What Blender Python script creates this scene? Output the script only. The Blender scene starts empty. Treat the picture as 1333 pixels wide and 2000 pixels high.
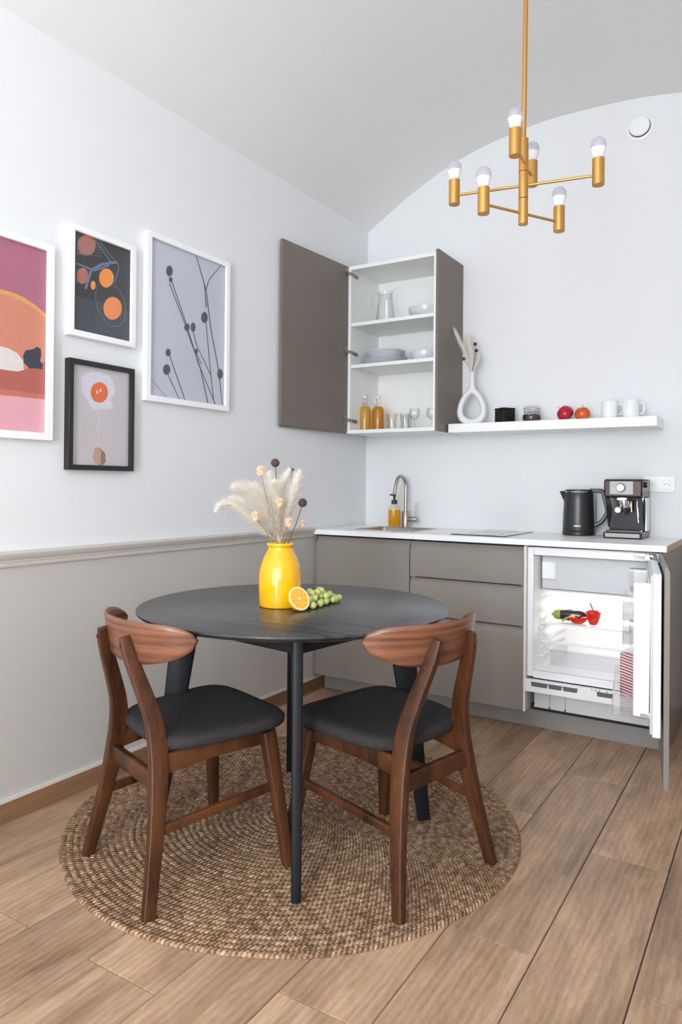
import bpy, math, random
from mathutils import Vector, Matrix
import bmesh
random.seed(7)
PI=math.pi
sc=bpy.context.scene
col=sc.collection

# ---------------------------------------------------------------- camera
cam_d=bpy.data.cameras.new('camera'); cam=bpy.data.objects.new('camera',cam_d); col.objects.link(cam)
CAM=Vector((2.2482,-3.9184,1.156)); yaw,pitch,roll=.5558,.0057,.0093
_f=Vector((-math.sin(yaw)*math.cos(pitch),math.cos(yaw)*math.cos(pitch),math.sin(pitch)))
_r=Vector((math.cos(yaw),math.sin(yaw),0)); _u=_r.cross(_f)
_R=_r*math.cos(roll)+_u*math.sin(roll); _U=_u*math.cos(roll)-_r*math.sin(roll)
cam.matrix_world=Matrix(((_R.x,_U.x,-_f.x,CAM.x),(_R.y,_U.y,-_f.y,CAM.y),(_R.z,_U.z,-_f.z,CAM.z),(0,0,0,1)))
cam_d.sensor_fit='VERTICAL'; cam_d.sensor_height=36; cam_d.lens=1397.4/2000*36
cam_d.shift_y=-.03; cam_d.clip_start=.05
sc.camera=cam
# ---------------------------------------------------------------- light
sc.view_settings.view_transform='Standard'; sc.view_settings.look='None'
sc.view_settings.gamma=1; sc.view_settings.use_curve_mapping=False
sc.view_settings.exposure=0.07
w=bpy.data.worlds.new('sky'); sc.world=w; w.use_nodes=True
w.node_tree.nodes['Background'].inputs[0].default_value=(.80,.90,1,1)
w.node_tree.nodes['Background'].inputs[1].default_value=2.0
def area(name,loc,rot,sx,sy,power,colr=(1,1,1),spread=PI):
    d=bpy.data.lights.new(name,'AREA'); d.shape='RECTANGLE'; d.size=sx; d.size_y=sy; d.energy=power; d.color=colr; d.spread=spread
    o=bpy.data.objects.new(name,d); col.objects.link(o); o.location=loc; o.rotation_euler=rot; return o
# daylight through the two windows of the wall behind the camera
area('daylight_a',(0.72,-6.32,1.42),(math.radians(90),0,0),0.98,2.5,32,(.90,.955,1))
area('daylight_b',(2.06,-6.32,1.42),(math.radians(90),0,0),0.86,2.5,164,(.90,.955,1))
# added fill light through an invented side window right of the camera
area('added_side_fill',(2.72,-4.75,1.60),(0,math.radians(90),0),1.78,1.30,26,(.90,.955,1))
try:
    sc.cycles.use_denoising=True
    sc.cycles.max_bounces=10; sc.cycles.transparent_max_bounces=16
    sc.cycles.diffuse_bounces=6
    sc.cycles.sample_clamp_indirect=6
except Exception: pass

# ---------------------------------------------------------------- materials
def srgb(r,g,b):
    f=lambda c:(c/255/12.92) if c/255<=.04045 else ((c/255+.055)/1.055)**2.4
    return (f(r),f(g),f(b),1)
MATS={}
def mat(name,c,rough=.5,metal=0,spec=.5,bump=None,coat=0,sheen=0,var=0,varscale=8,stretch=(1,1,1),emit=None,trans=0,sub=0):
    m=bpy.data.materials.new(name); m.use_nodes=True; nt=m.node_tree; b=nt.nodes['Principled BSDF']
    b.inputs['Roughness'].default_value=rough; b.inputs['Metallic'].default_value=metal
    b.inputs['Specular IOR Level'].default_value=spec
    if coat: b.inputs['Coat Weight'].default_value=coat; b.inputs['Coat Roughness'].default_value=.08
    if sheen: b.inputs['Sheen Weight'].default_value=sheen
    if trans: b.inputs['Transmission Weight'].default_value=trans
    b.inputs['Base Color'].default_value=c
    tc=nt.nodes.new('ShaderNodeTexCoord'); mp=nt.nodes.new('ShaderNodeMapping'); mp.inputs['Scale'].default_value=stretch
    nt.links.new(tc.outputs['Object'],mp.inputs['Vector'])
    # every surface carries a little procedural variation
    n=nt.nodes.new('ShaderNodeTexNoise'); n.inputs['Scale'].default_value=varscale; n.inputs['Detail'].default_value=5
    nt.links.new(mp.outputs[0],n.inputs['Vector'])
    hs=nt.nodes.new('ShaderNodeMix'); hs.data_type='RGBA'; hs.blend_type='MIX'
    v=var if var else .04
    hs.inputs[6].default_value=tuple(x*(1-v) for x in c[:3])+(1,); hs.inputs[7].default_value=tuple(min(1,x*(1+v)) for x in c[:3])+(1,)
    nt.links.new(n.outputs[0],hs.inputs[0]); nt.links.new(hs.outputs[2],b.inputs['Base Color'])
    if bump:
        s,st=bump; n2=nt.nodes.new('ShaderNodeTexNoise'); n2.inputs['Scale'].default_value=s; n2.inputs['Detail'].default_value=3
        nt.links.new(mp.outputs[0],n2.inputs['Vector'])
        bp=nt.nodes.new('ShaderNodeBump'); bp.inputs['Strength'].default_value=st; bp.inputs['Distance'].default_value=.002
        nt.links.new(n2.outputs[0],bp.inputs['Height']); nt.links.new(bp.outputs[0],b.inputs['Normal'])
    MATS[name]=m; return m
def thin_glass(name,tint=(1,1,1,1),gloss=(1,1,1,1),ior=1.45,body=None,bodyf=0,rough=.02,edge=0):
    m=bpy.data.materials.new(name); m.use_nodes=True; nt=m.node_tree; nt.nodes.clear()
    out=nt.nodes.new('ShaderNodeOutputMaterial'); tr=nt.nodes.new('ShaderNodeBsdfTransparent'); gl=nt.nodes.new('ShaderNodeBsdfGlossy')
    tr.inputs[0].default_value=tint; gl.inputs[0].default_value=gloss; gl.inputs['Roughness'].default_value=rough
    # two-sided Schlick reflectance (works on both faces of a thin sheet)
    f0=((ior-1)/(ior+1))**2; lwf=nt.nodes.new('ShaderNodeLayerWeight'); lwf.inputs[0].default_value=.5
    pw=nt.nodes.new('ShaderNodeMath'); pw.operation='POWER'; pw.inputs[1].default_value=5; nt.links.new(lwf.outputs['Facing'],pw.inputs[0])
    fr=nt.nodes.new('ShaderNodeMath'); fr.operation='MULTIPLY_ADD'; fr.inputs[1].default_value=1-f0; fr.inputs[2].default_value=f0; nt.links.new(pw.outputs[0],fr.inputs[0])
    mx=nt.nodes.new('ShaderNodeMixShader')
    last=tr
    if edge:   # glass seen edge-on looks darker
        lw=nt.nodes.new('ShaderNodeLayerWeight'); lw.inputs[0].default_value=.35
        cm=nt.nodes.new('ShaderNodeMix'); cm.data_type='RGBA'; cm.inputs[6].default_value=tint; cm.inputs[7].default_value=(1-edge,1-edge,1-edge,1)
        nt.links.new(lw.outputs['Facing'],cm.inputs[0]); nt.links.new(cm.outputs[2],tr.inputs[0])
    if body:
        df=nt.nodes.new('ShaderNodeBsdfDiffuse'); df.inputs[0].default_value=body
        tl=nt.nodes.new('ShaderNodeBsdfTranslucent'); tl.inputs[0].default_value=body
        ad=nt.nodes.new('ShaderNodeMixShader'); ad.inputs[0].default_value=.5
        nt.links.new(df.outputs[0],ad.inputs[1]); nt.links.new(tl.outputs[0],ad.inputs[2])
        m2=nt.nodes.new('ShaderNodeMixShader'); m2.inputs[0].default_value=bodyf
        n=nt.nodes.new('ShaderNodeTexNoise'); n.inputs['Scale'].default_value=20
        mm=nt.nodes.new('ShaderNodeMapRange'); mm.inputs[3].default_value=max(0,bodyf-.05); mm.inputs[4].default_value=min(1,bodyf+.05)
        nt.links.new(n.outputs[0],mm.inputs[0]); nt.links.new(mm.outputs[0],m2.inputs[0])
        nt.links.new(tr.outputs[0],m2.inputs[1]); nt.links.new(ad.outputs[0],m2.inputs[2]); last=m2
    nt.links.new(fr.outputs[0],mx.inputs[0]); nt.links.new(last.outputs[0],mx.inputs[1]); nt.links.new(gl.outputs[0],mx.inputs[2])
    nt.links.new(mx.outputs[0],out.inputs[0]); MATS[name]=m; return m
def woodmat(name,cd,cl,scale=(1,1,1),rough=.4,coord='Object',grain=60,bump=.15,plank=False,coat=0,spec=.5,rings=0,pores=.35):
    m=bpy.data.materials.new(name); m.use_nodes=True; nt=m.node_tree; b=nt.nodes['Principled BSDF']; L=nt.links.new
    tc=nt.nodes.new('ShaderNodeTexCoord'); mp=nt.nodes.new('ShaderNodeMapping'); mp.inputs['Scale'].default_value=scale
    L(tc.outputs[coord],mp.inputs['Vector'])
    n1=nt.nodes.new('ShaderNodeTexNoise'); n1.inputs['Scale'].default_value=grain*.08; n1.inputs['Detail'].default_value=6; n1.inputs['Roughness'].default_value=.62
    n1.inputs['Distortion'].default_value=.6
    n2=nt.nodes.new('ShaderNodeTexNoise'); n2.inputs['Scale'].default_value=grain; n2.inputs['Detail'].default_value=4; n2.inputs['Roughness'].default_value=.7
    L(mp.outputs[0],n1.inputs['Vector']); L(mp.outputs[0],n2.inputs['Vector'])
    ad=nt.nodes.new('ShaderNodeMath'); ad.operation='MULTIPLY_ADD'; ad.inputs[1].default_value=pores; L(n2.outputs[0],ad.inputs[0]); L(n1.outputs[0],ad.inputs[2])
    src=ad
    if rings:
        wv=nt.nodes.new('ShaderNodeTexWave'); wv.wave_type='RINGS'; wv.rings_direction='Y'; wv.inputs['Scale'].default_value=rings; wv.inputs['Distortion'].default_value=7; wv.inputs['Detail'].default_value=3; wv.inputs['Detail Scale'].default_value=.7
        L(mp.outputs[0],wv.inputs['Vector'])
        a2=nt.nodes.new('ShaderNodeMath'); a2.operation='MULTIPLY_ADD'; a2.inputs[1].default_value=.10 if plank else .16; L(wv.outputs['Fac'],a2.inputs[0]); L(ad.outputs[0],a2.inputs[2]); src=a2
    mr=nt.nodes.new('ShaderNodeMapRange'); mr.inputs[1].default_value=(.28 if plank else .40)+pores*.28; mr.inputs[2].default_value=(.72 if plank else .62)+pores*.62; L(src.outputs[0],mr.inputs[0])
    cm=nt.nodes.new('ShaderNodeMix'); cm.data_type='RGBA'; cm.inputs[6].default_value=cd; cm.inputs[7].default_value=cl; L(mr.outputs[0],cm.inputs[0])
    fin=cm.outputs[2]
    if plank:
        at=nt.nodes.new('ShaderNodeAttribute'); at.attribute_name='rnd'
        ml=nt.nodes.new('ShaderNodeMapRange'); ml.inputs[3].default_value=.80; ml.inputs[4].default_value=1.08; L(at.outputs['Fac'],ml.inputs[0])
        bn=nt.nodes.new('ShaderNodeTexNoise'); bn.inputs['Scale'].default_value=1; bn.inputs['Detail'].default_value=4; bn.inputs['Roughness'].default_value=.6; bn.inputs['Distortion'].default_value=.8
        bmp=nt.nodes.new('ShaderNodeMapping'); bmp.inputs['Scale'].default_value=(7,2.6,1); L(tc.outputs[coord],bmp.inputs['Vector']); L(bmp.outputs[0],bn.inputs['Vector'])
        br_=nt.nodes.new('ShaderNodeMapRange'); br_.inputs[1].default_value=.32; br_.inputs[2].default_value=.62; br_.inputs[3].default_value=.80; br_.inputs[4].default_value=1.07; L(bn.outputs[0],br_.inputs[0])
        bm_=nt.nodes.new('ShaderNodeMath'); bm_.operation='MULTIPLY'; L(br_.outputs[0],bm_.inputs[0]); L(ml.outputs[0],bm_.inputs[1])
        hv=nt.nodes.new('ShaderNodeHueSaturation'); L(bm_.outputs[0],hv.inputs['Value']); L(fin,hv.inputs['Color'])
        # knots
        vo=nt.nodes.new('ShaderNodeTexVoronoi'); vo.inputs['Scale'].default_value=1.5; mp2=nt.nodes.new('ShaderNodeMapping'); mp2.inputs['Scale'].default_value=(2.0,.9,1)
        L(tc.outputs[coord],mp2.inputs['Vector']); L(mp2.outputs[0],vo.inputs['Vector'])
        kr=nt.nodes.new('ShaderNodeMapRange'); kr.inputs[1].default_value=.008; kr.inputs[2].default_value=.05; kr.inputs[3].default_value=.55; kr.inputs[4].default_value=1; L(vo.outputs['Distance'],kr.inputs[0])
        km=nt.nodes.new('ShaderNodeMix'); km.data_type='RGBA'; km.inputs[6].default_value=tuple(x*.55 for x in cd[:3])+(1,); L(kr.outputs[0],km.inputs[0]); L(hv.outputs[0],km.inputs[7]); fin=km.outputs[2]
    L(fin,b.inputs['Base Color'])
    b.inputs['Roughness'].default_value=rough; b.inputs['Specular IOR Level'].default_value=spec
    if coat: b.inputs['Coat Weight'].default_value=coat; b.inputs['Coat Roughness'].default_value=.25
    if bump:
        bp=nt.nodes.new('ShaderNodeBump'); bp.inputs['Strength'].default_value=bump; bp.inputs['Distance'].default_value=.001; L(n2.outputs[0],bp.inputs['Height']); L(bp.outputs[0],b.inputs['Normal'])
    MATS[name]=m; return m

mat('wall_white',(.775,.785,.80,1),.85,bump=(180,.03),spec=.2,var=.008,varscale=2)
mat('ceiling_white',(.80,.80,.795,1),.9,bump=(120,.03),spec=.2,var=.008,varscale=2)
mat('wall_greige',(.52,.495,.465,1),.75,bump=(180,.03),spec=.25,var=.01,varscale=2)
mat('rail_paint',(.58,.55,.51,1),.45)
mat('caulk',(.66,.63,.59,1),.6)
mat('upper_brown',(.180,.150,.128,1),.45,spec=.35)
mat('front_grey',(.27,.24,.215,1),.42,spec=.4)
mat('front_edge',(.25,.225,.20,1),.4)
mat('carcass_white',(.80,.79,.76,1),.4)
mat('cab_white',(.82,.83,.82,1),.4)
mat('worktop_white',(.93,.935,.93,1),.32)
mat('chip_edge',(.62,.47,.33,1),.6,var=.12,varscale=90)
mat('kick_grey',(.27,.26,.25,1),.38,spec=.5)
mat('dark_gap',(.02,.02,.02,1),.8)
mat('steel',(.55,.53,.50,1),.28,metal=1,var=.06,varscale=60,stretch=(1,1,20))
mat('hinge_metal',(.36,.34,.31,1),.3,metal=1)
mat('nickel',(.47,.43,.38,1),.30,metal=1)
mat('black_glass',(.02,.02,.025,1),.06,coat=.5)
mat('black_plastic',(.018,.018,.02,1),.35)
mat('panel_steel',(.34,.33,.33,1),.5,metal=.7,var=.08,varscale=40)
mat('machine_black',(.014,.013,.014,1),.30,spec=.3)
mat('kettle_black',(.022,.022,.024,1),.34,spec=.6)
mat('gloss_black',(.012,.011,.012,1),.12)
mat('dark_bronze',(.05,.032,.028,1),.25,metal=.4)
mat('chrome',(.75,.75,.77,1),.12,metal=1)
mat('brass',(.80,.62,.38,1),.25,metal=1)
mat('white_plastic',(.86,.86,.86,1),.35)
mat('fridge_white',(.92,.935,.955,1),.30)
mat('fridge_panel',(.62,.64,.66,1),.4)
mat('fridge_inner',(.90,.90,.89,1),.35)
mat('gasket',(.66,.72,.76,1),.5)
mat('vent_dark',(.12,.12,.125,1),.6)
mat('gold',(.62,.33,.095,1),.36,metal=.85,var=.05,varscale=30)
mat('bulb_base',(.84,.84,.88,1),.4)
mat('black_frame',(.016,.014,.013,1),.35)
mat('white_frame',(.90,.90,.91,1),.35)
mat('fabric',(.040,.0365,.0368,1),.95,bump=(500,.9),var=.9,varscale=230,spec=.15)
mat('leg_black',(.008,.0095,.013,1),.40,spec=.28)
mat('vase_yellow',(.90,.46,.001,1),.12,coat=.4,spec=.6)
mat('ceramic_white',(.78,.78,.77,1),.55)
mat('porcelain',(.66,.67,.71,1),.22)
mat('mug_white',(.80,.86,.85,1),.12)

mat('dry_stem',(.40,.27,.14,1),.8)
mat('dark_stem',(.10,.065,.04,1),.8)
mat('peach_head',(.86,.66,.47,1),.9,spec=.1)
mat('brown_ball',(.085,.05,.045,1),.95,bump=(400,.8),var=.3,varscale=200)
mat('dark_berry',(.035,.006,.008,1),.6,bump=(300,.6))
mat('orange_skin',(.92,.50,.012,1),.4,bump=(400,.35))
mat('orange_pith',(.95,.84,.58,1),.6)
mat('grape',(.54,.58,.18,1),.28,var=.30,varscale=60,spec=.5)
mat('grape_stalk',(.16,.15,.04,1),.7)
mat('apple_red',(.42,.012,.028,1),.2,var=.35,varscale=35)
mat('apple_orange',(.62,.10,.02,1),.25,var=.6,varscale=30)
mat('coffee',(.045,.018,.01,1),.7,bump=(300,1),var=.4,varscale=200)
mat('soap',(.80,.40,.005,1),.2)
mat('aubergine',(.028,.014,.020,1),.12,coat=.4)
mat('green_cap',(.28,.36,.05,1),.5,var=.2,varscale=60)
mat('pepper_red',(.66,.018,.006,1),.12,coat=.4,var=.2,varscale=20)
mat('pepper_flesh',(.85,.33,.14,1),.4)
mat('pepper_seed',(.80,.55,.32,1),.6)
mat('tin_black',(.010,.0095,.0095,1),.45,spec=.3)
thin_glass('picture_glass',ior=1.38)
thin_glass('glassware',tint=(.97,.975,.975,1),ior=1.42,edge=.22)
thin_glass('clear_plastic',tint=(.95,.95,.96,1),ior=1.35,body=(.85,.85,.88,1),bodyf=.12,edge=.12)
thin_glass('bulb_glass',tint=(.85,.85,.90,1),ior=1.35,body=(.78,.78,.84,1),bodyf=.5)
thin_glass('yellow_liquid',tint=(1,.72,.16,1),ior=1.33,body=(.85,.62,.12,1),bodyf=.45)
thin_glass('orange_liquid',tint=(1,.62,.12,1),ior=1.33,body=(.80,.42,.03,1),bodyf=.5)
thin_glass('soap_liquid',tint=(1,.75,.05,1),ior=1.35,body=(.95,.62,.01,1),bodyf=.6)
def fluffy():
    m=bpy.data.materials.new('pampas'); m.use_nodes=True; nt=m.node_tree; nt.nodes.clear(); L=nt.links.new
    out=nt.nodes.new('ShaderNodeOutputMaterial'); d=nt.nodes.new('ShaderNodeBsdfDiffuse'); t=nt.nodes.new('ShaderNodeBsdfTranslucent'); mx=nt.nodes.new('ShaderNodeMixShader')
    n=nt.nodes.new('ShaderNodeTexNoise'); n.inputs['Scale'].default_value=40; tc=nt.nodes.new('ShaderNodeTexCoord'); L(tc.outputs['Object'],n.inputs['Vector'])
    c=nt.nodes.new('ShaderNodeMix'); c.data_type='RGBA'; c.inputs[6].default_value=(.94,.89,.80,1); c.inputs[7].default_value=(.99,.97,.93,1); L(n.outputs[0],c.inputs[0])
    L(c.outputs[2],d.inputs[0]); L(c.outputs[2],t.inputs[0]); mx.inputs[0].default_value=.5; L(d.outputs[0],mx.inputs[1]); L(t.outputs[0],mx.inputs[2]); L(mx.outputs[0],out.inputs[0]); MATS['pampas']=m
fluffy()
thin_glass('amber_glass',tint=(1,.95,.85,1),ior=1.42,edge=.15)
woodmat('floor_oak',srgb(128,97,72),srgb(206,171,141),(7,1,1),.46,'UV',26,.12,plank=True,rings=2.2,spec=.35,pores=.45)
woodmat('base_oak',srgb(112,80,55),srgb(150,112,82),(1,.25,6),.5,'Object',25,.12)
woodmat('walnut',srgb(38,21,11),srgb(98,58,33),(5,5,.8),.38,'Object',22,.08,coat=.06,spec=.35)
woodmat('walnut_back',srgb(48,27,18),srgb(134,86,62),(.8,3,26),.34,'Object',14,.08,coat=.15,rings=.5)
woodmat('oak_black',(.012,.0125,.013,1),(.058,.062,.064,1),(1.6,16,1),.24,'Object',18,.4,rings=.35,spec=.6)

def jute_mat():
    m=bpy.data.materials.new('jute'); m.use_nodes=True; nt=m.node_tree; b=nt.nodes['Principled BSDF']; L=nt.links.new
    tc=nt.nodes.new('ShaderNodeTexCoord')
    n=nt.nodes.new('ShaderNodeTexNoise'); n.inputs['Scale'].default_value=1; n.inputs['Detail'].default_value=6; n.inputs['Roughness'].default_value=.7
    n2=nt.nodes.new('ShaderNodeTexNoise'); n2.inputs['Scale'].default_value=170; n2.inputs['Detail'].default_value=3; L(tc.outputs['Object'],n2.inputs['Vector'])
    # per-strand patches: u along the braid, v across
    n3=nt.nodes.new('ShaderNodeTexNoise'); n3.inputs['Scale'].default_value=1; n3.inputs['Detail'].default_value=4
    mp3=nt.nodes.new('ShaderNodeMapping'); mp3.inputs['Scale'].default_value=(40,.9,1); L(tc.outputs['UV'],mp3.inputs[0]); L(mp3.outputs[0],n3.inputs['Vector'])
    n4=nt.nodes.new('ShaderNodeTexNoise'); n4.inputs['Scale'].default_value=3.5; L(tc.outputs['Object'],n4.inputs['Vector'])
    cr=nt.nodes.new('ShaderNodeValToRGB'); e=cr.color_ramp.elements
    e[0].position=.30; e[0].color=srgb(112,84,62); e[1].position=.72; e[1].color=srgb(220,192,160)
    k=e.new(.5); k.color=srgb(176,143,113)
    def MA(a,x,bb):
        q=nt.nodes.new('ShaderNodeMath'); q.operation='MULTIPLY_ADD'; q.inputs[1].default_value=x; L(a,q.inputs[0])
        if isinstance(bb,float): q.inputs[2].default_value=bb
        else: L(bb,q.inputs[2])
        return q.outputs[0]
    sp=nt.nodes.new('ShaderNodeSeparateXYZ'); L(tc.outputs['UV'],sp.inputs[0])
    def M1(op,x,y=None):
        q=nt.nodes.new('ShaderNodeMath'); q.operation=op; L(x,q.inputs[0])
        if y is not None: q.inputs[1].default_value=y
        return q.outputs[0]
    fv=M1('ABSOLUTE',M1('SUBTRACT',M1('FRACT',sp.outputs[1]),.5))
    che=M1('SINE',MA(fv,9.0,M1('MULTIPLY',sp.outputs[0],2*PI/.0135)))
    a=MA(n3.outputs[0],.80,-.32); a=MA(n2.outputs[0],.50,a); a=MA(n4.outputs[0],.18,a); a=MA(che,.09,a)
    L(a,cr.inputs[0]); L(cr.outputs[0],b.inputs['Base Color']); b.inputs['Roughness'].default_value=.9; b.inputs['Specular IOR Level'].default_value=.15
    # braid crossings as bump (chevrons along the braid)
    bp=nt.nodes.new('ShaderNodeBump'); bp.inputs['Strength'].default_value=.8; bp.inputs['Distance'].default_value=.006; L(MA(che,.35,n2.outputs[0]),bp.inputs['Height']); L(bp.outputs[0],b.inputs['Normal'])
    MATS['jute']=m
jute_mat()
def fruit_mat():
    m=bpy.data.materials.new('orange_flesh'); m.use_nodes=True; nt=m.node_tree; b=nt.nodes['Principled BSDF']; L=nt.links.new
    tc=nt.nodes.new('ShaderNodeTexCoord'); sp=nt.nodes.new('ShaderNodeSeparateXYZ'); L(tc.outputs['Object'],sp.inputs[0])
    at=nt.nodes.new('ShaderNodeMath'); at.operation='ARCTAN2'; L(sp.outputs[1],at.inputs[0]); L(sp.outputs[0],at.inputs[1])
    mu=nt.nodes.new('ShaderNodeMath'); mu.operation='MULTIPLY'; mu.inputs[1].default_value=5; L(at.outputs[0],mu.inputs[0])
    si=nt.nodes.new('ShaderNodeMath'); si.operation='SINE'; L(mu.outputs[0],si.inputs[0]); ab=nt.nodes.new('ShaderNodeMath'); ab.operation='ABSOLUTE'; L(si.outputs[0],ab.inputs[0])
    mr=nt.nodes.new('ShaderNodeMapRange'); mr.inputs[1].default_value=.05; mr.inputs[2].default_value=.3; L(ab.outputs[0],mr.inputs[0])
    cm=nt.nodes.new('ShaderNodeMix'); cm.data_type='RGBA'; cm.inputs[6].default_value=(.95,.68,.30,1); cm.inputs[7].default_value=(.95,.47,.03,1); L(mr.outputs[0],cm.inputs[0])
    L(cm.outputs[2],b.inputs['Base Color']); b.inputs['Roughness'].default_value=.25; MATS['orange_flesh']=m
fruit_mat()
def stripe_mat():
    m=bpy.data.materials.new('striped_paper'); m.use_nodes=True; nt=m.node_tree; b=nt.nodes['Principled BSDF']; L=nt.links.new
    tc=nt.nodes.new('ShaderNodeTexCoord'); sp=nt.nodes.new('ShaderNodeSeparateXYZ'); L(tc.outputs['Object'],sp.inputs[0])
    a=nt.nodes.new('ShaderNodeMath'); a.operation='MULTIPLY_ADD'; a.inputs[1].default_value=-.35; L(sp.outputs[0],a.inputs[0]); L(sp.outputs[2],a.inputs[2])
    a2=nt.nodes.new('ShaderNodeMath'); a2.operation='MULTIPLY_ADD'; a2.inputs[1].default_value=.3; L(sp.outputs[1],a2.inputs[0]); L(a.outputs[0],a2.inputs[2])
    mu=nt.nodes.new('ShaderNodeMath'); mu.operation='MULTIPLY'; mu.inputs[1].default_value=2*PI/.0115; L(a2.outputs[0],mu.inputs[0])
    si=nt.nodes.new('ShaderNodeMath'); si.operation='SINE'; L(mu.outputs[0],si.inputs[0])
    gt=nt.nodes.new('ShaderNodeMath'); gt.operation='GREATER_THAN'; gt.inputs[1].default_value=.1; L(si.outputs[0],gt.inputs[0])
    cm=nt.nodes.new('ShaderNodeMix'); cm.data_type='RGBA'; cm.inputs[6].default_value=(.80,.62,.62,1); cm.inputs[7].default_value=(.26,.035,.06,1); L(gt.outputs[0],cm.inputs[0])
    L(cm.outputs[2],b.inputs['Base Color']); b.inputs['Roughness'].default_value=.5; MATS['striped_paper']=m
stripe_mat()

# ---------------------------------------------------------------- mesh builder
class MB:
    def __init__(s): s.v=[];s.f=[];s.m=[]
    def add(s,vs,fs,m=0,M=None):
        o=len(s.v)
        for p in vs:
            p=Vector(p); s.v.append(M@p if M is not None else p)
        for f in fs: s.f.append([i+o for i in f]); s.m.append(m)
        return s
    def box(s,x0,x1,y0,y1,z0,z1,m=0,M=None):
        vs=[(x,y,z) for x in (x0,x1) for y in (y0,y1) for z in (z0,z1)]
        return s.add(vs,[(0,1,3,2),(4,6,7,5),(0,4,5,1),(2,3,7,6),(0,2,6,4),(1,5,7,3)],m,M)
    def prism(s,pts,fn,a,b,m=0,M=None):
        n=len(pts); vs=[fn(p,a) for p in pts]+[fn(p,b) for p in pts]
        fs=[list(range(n))[::-1],list(range(n,2*n))]+[(i,(i+1)%n,n+(i+1)%n,n+i) for i in range(n)]
        return s.add(vs,fs,m,M)
    def lathe(s,prof,seg=32,c=(0,0,0),m=0,M=None,closed=False):
        n=len(prof); vs=[];fs=[]
        for r,z in prof:
            for k in range(seg):
                a=2*PI*k/seg; vs.append((c[0]+max(r,1e-5)*math.cos(a),c[1]+max(r,1e-5)*math.sin(a),c[2]+z))
        mm=[m]*n if isinstance(m,int) else m
        for i in range(n-1 if not closed else n):
            j=(i+1)%n
            for k in range(seg):
                k2=(k+1)%seg; fs.append((i*seg+k,i*seg+k2,j*seg+k2,j*seg+k))
        o=len(s.f); s.add(vs,fs,0,M)
        for i in range(len(fs)): s.m[o+i]=mm[i//seg]
        return s
    def sweep(s,path,sizes,xdir,n=16,e=4,m=0,M=None,cap=True):
        # superelliptic section swept along a path; sizes = (half width along xdir, half depth)
        P=[Vector(p) for p in path]; N=len(P); o=[];fs=[]
        for i,p in enumerate(P):
            t=(P[min(i+1,N-1)]-P[max(i-1,0)]).normalized()
            xd=Vector(xdir[i] if isinstance(xdir,list) else xdir); X=(xd-t*xd.dot(t)).normalized(); Y=t.cross(X)
            hw,hd=sizes[i]
            if e>=3:
                rc=min(hw,hd)*.34; K=[]
                for sx,sy,a0 in ((1,1,0),(-1,1,90),(-1,-1,180),(1,-1,270)):
                    for da_ in (0,45,90):
                        a=math.radians(a0+da_); K.append(p+X*(sx*(hw-rc)+rc*math.cos(a))+Y*(sy*(hd-rc)+rc*math.sin(a)))
                o+=K; n=12; continue
            for k in range(n):
                a=2*PI*(k+.5)/n; c_,s_=math.cos(a),math.sin(a)
                q=(abs(c_)**e+abs(s_)**e)**(-1/e)
                o.append(p+X*hw*c_*q+Y*hd*s_*q)
        for i in range(N-1):
            for k in range(n):
                k2=(k+1)%n; fs.append((i*n+k,i*n+k2,(i+1)*n+k2,(i+1)*n+k))
        if cap: fs+=[list(range(n))[::-1],list(range((N-1)*n,N*n))]
        return s.add(o,fs,m,M)
    def tube(s,path,r,n=12,m=0,M=None,cap=True):
        P=[Vector(p) for p in path]; rr=r if isinstance(r,(list,tuple)) else [r]*len(P)
        t=(P[-1]-P[0]).normalized(); xd=Vector((1,0,0)) if abs(t.x)<.8 else Vector((0,1,0))
        X=None;xs=[]
        for i in range(len(P)):
            tt=(P[min(i+1,len(P)-1)]-P[max(i-1,0)]).normalized()
            if X is None: X=(xd-tt*xd.dot(tt)).normalized()
            else: X=(X-tt*X.dot(tt)).normalized()
            xs.append(X.copy())
        return s.sweep(P,[(q,q) for q in rr],xs,n,2,m,M,cap)
    def grid(s,fn,nu,nv,m=0,M=None,wu=False,wv=False):
        vs=[fn(i/(nu if wu else nu-1),j/(nv if wv else nv-1)) for i in range(nu) for j in range(nv)]; fs=[]
        for i in range(nu if wu else nu-1):
            for j in range(nv if wv else nv-1):
                i2=(i+1)%nu; j2=(j+1)%nv; fs.append((i*nv+j,i2*nv+j,i2*nv+j2,i*nv+j2))
        return s.add(vs,fs,m,M)
    def ball(s,c,r,seg=16,m=0,M=None,sz=(1,1,1)):
        rings=max(6,seg//2); prof=[(r*math.sin(PI*i/rings),-r*math.cos(PI*i/rings)) for i in range(rings+1)]
        T=Matrix.Translation(c)@Matrix.Diagonal((*sz,1))
        return s.lathe(prof,seg,(0,0,0),m,(M@T) if M is not None else T)
    def build(s,name,mats,parent=None,org=None,smooth=40,bevel=0,seg=2,sub=0):
        me=bpy.data.meshes.new(name); L=Vector((0,0,0))
        if org is not None: L=Vector(org)
        elif parent is not None and parent.get('_w'): L=Vector(parent['_w'])
        me.from_pydata([tuple(v-L) for v in s.v],[],s.f)
        if isinstance(mats,str): mats=[mats]
        for q in mats: me.materials.append(MATS[q])
        me.polygons.foreach_set('material_index',s.m)
        bm=bmesh.new(); bm.from_mesh(me); bmesh.ops.remove_doubles(bm,verts=bm.verts,dist=1e-6); bmesh.ops.recalc_face_normals(bm,faces=bm.faces); bm.to_mesh(me); bm.free()
        if smooth:
            me.polygons.foreach_set('use_smooth',[True]*len(me.polygons)); me.set_sharp_from_angle(angle=math.radians(smooth))
        me.update()
        o=bpy.data.objects.new(name,me); col.objects.link(o)
        if parent is not None: o.parent=parent
        if org is not None and parent is None: o.location=L
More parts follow.
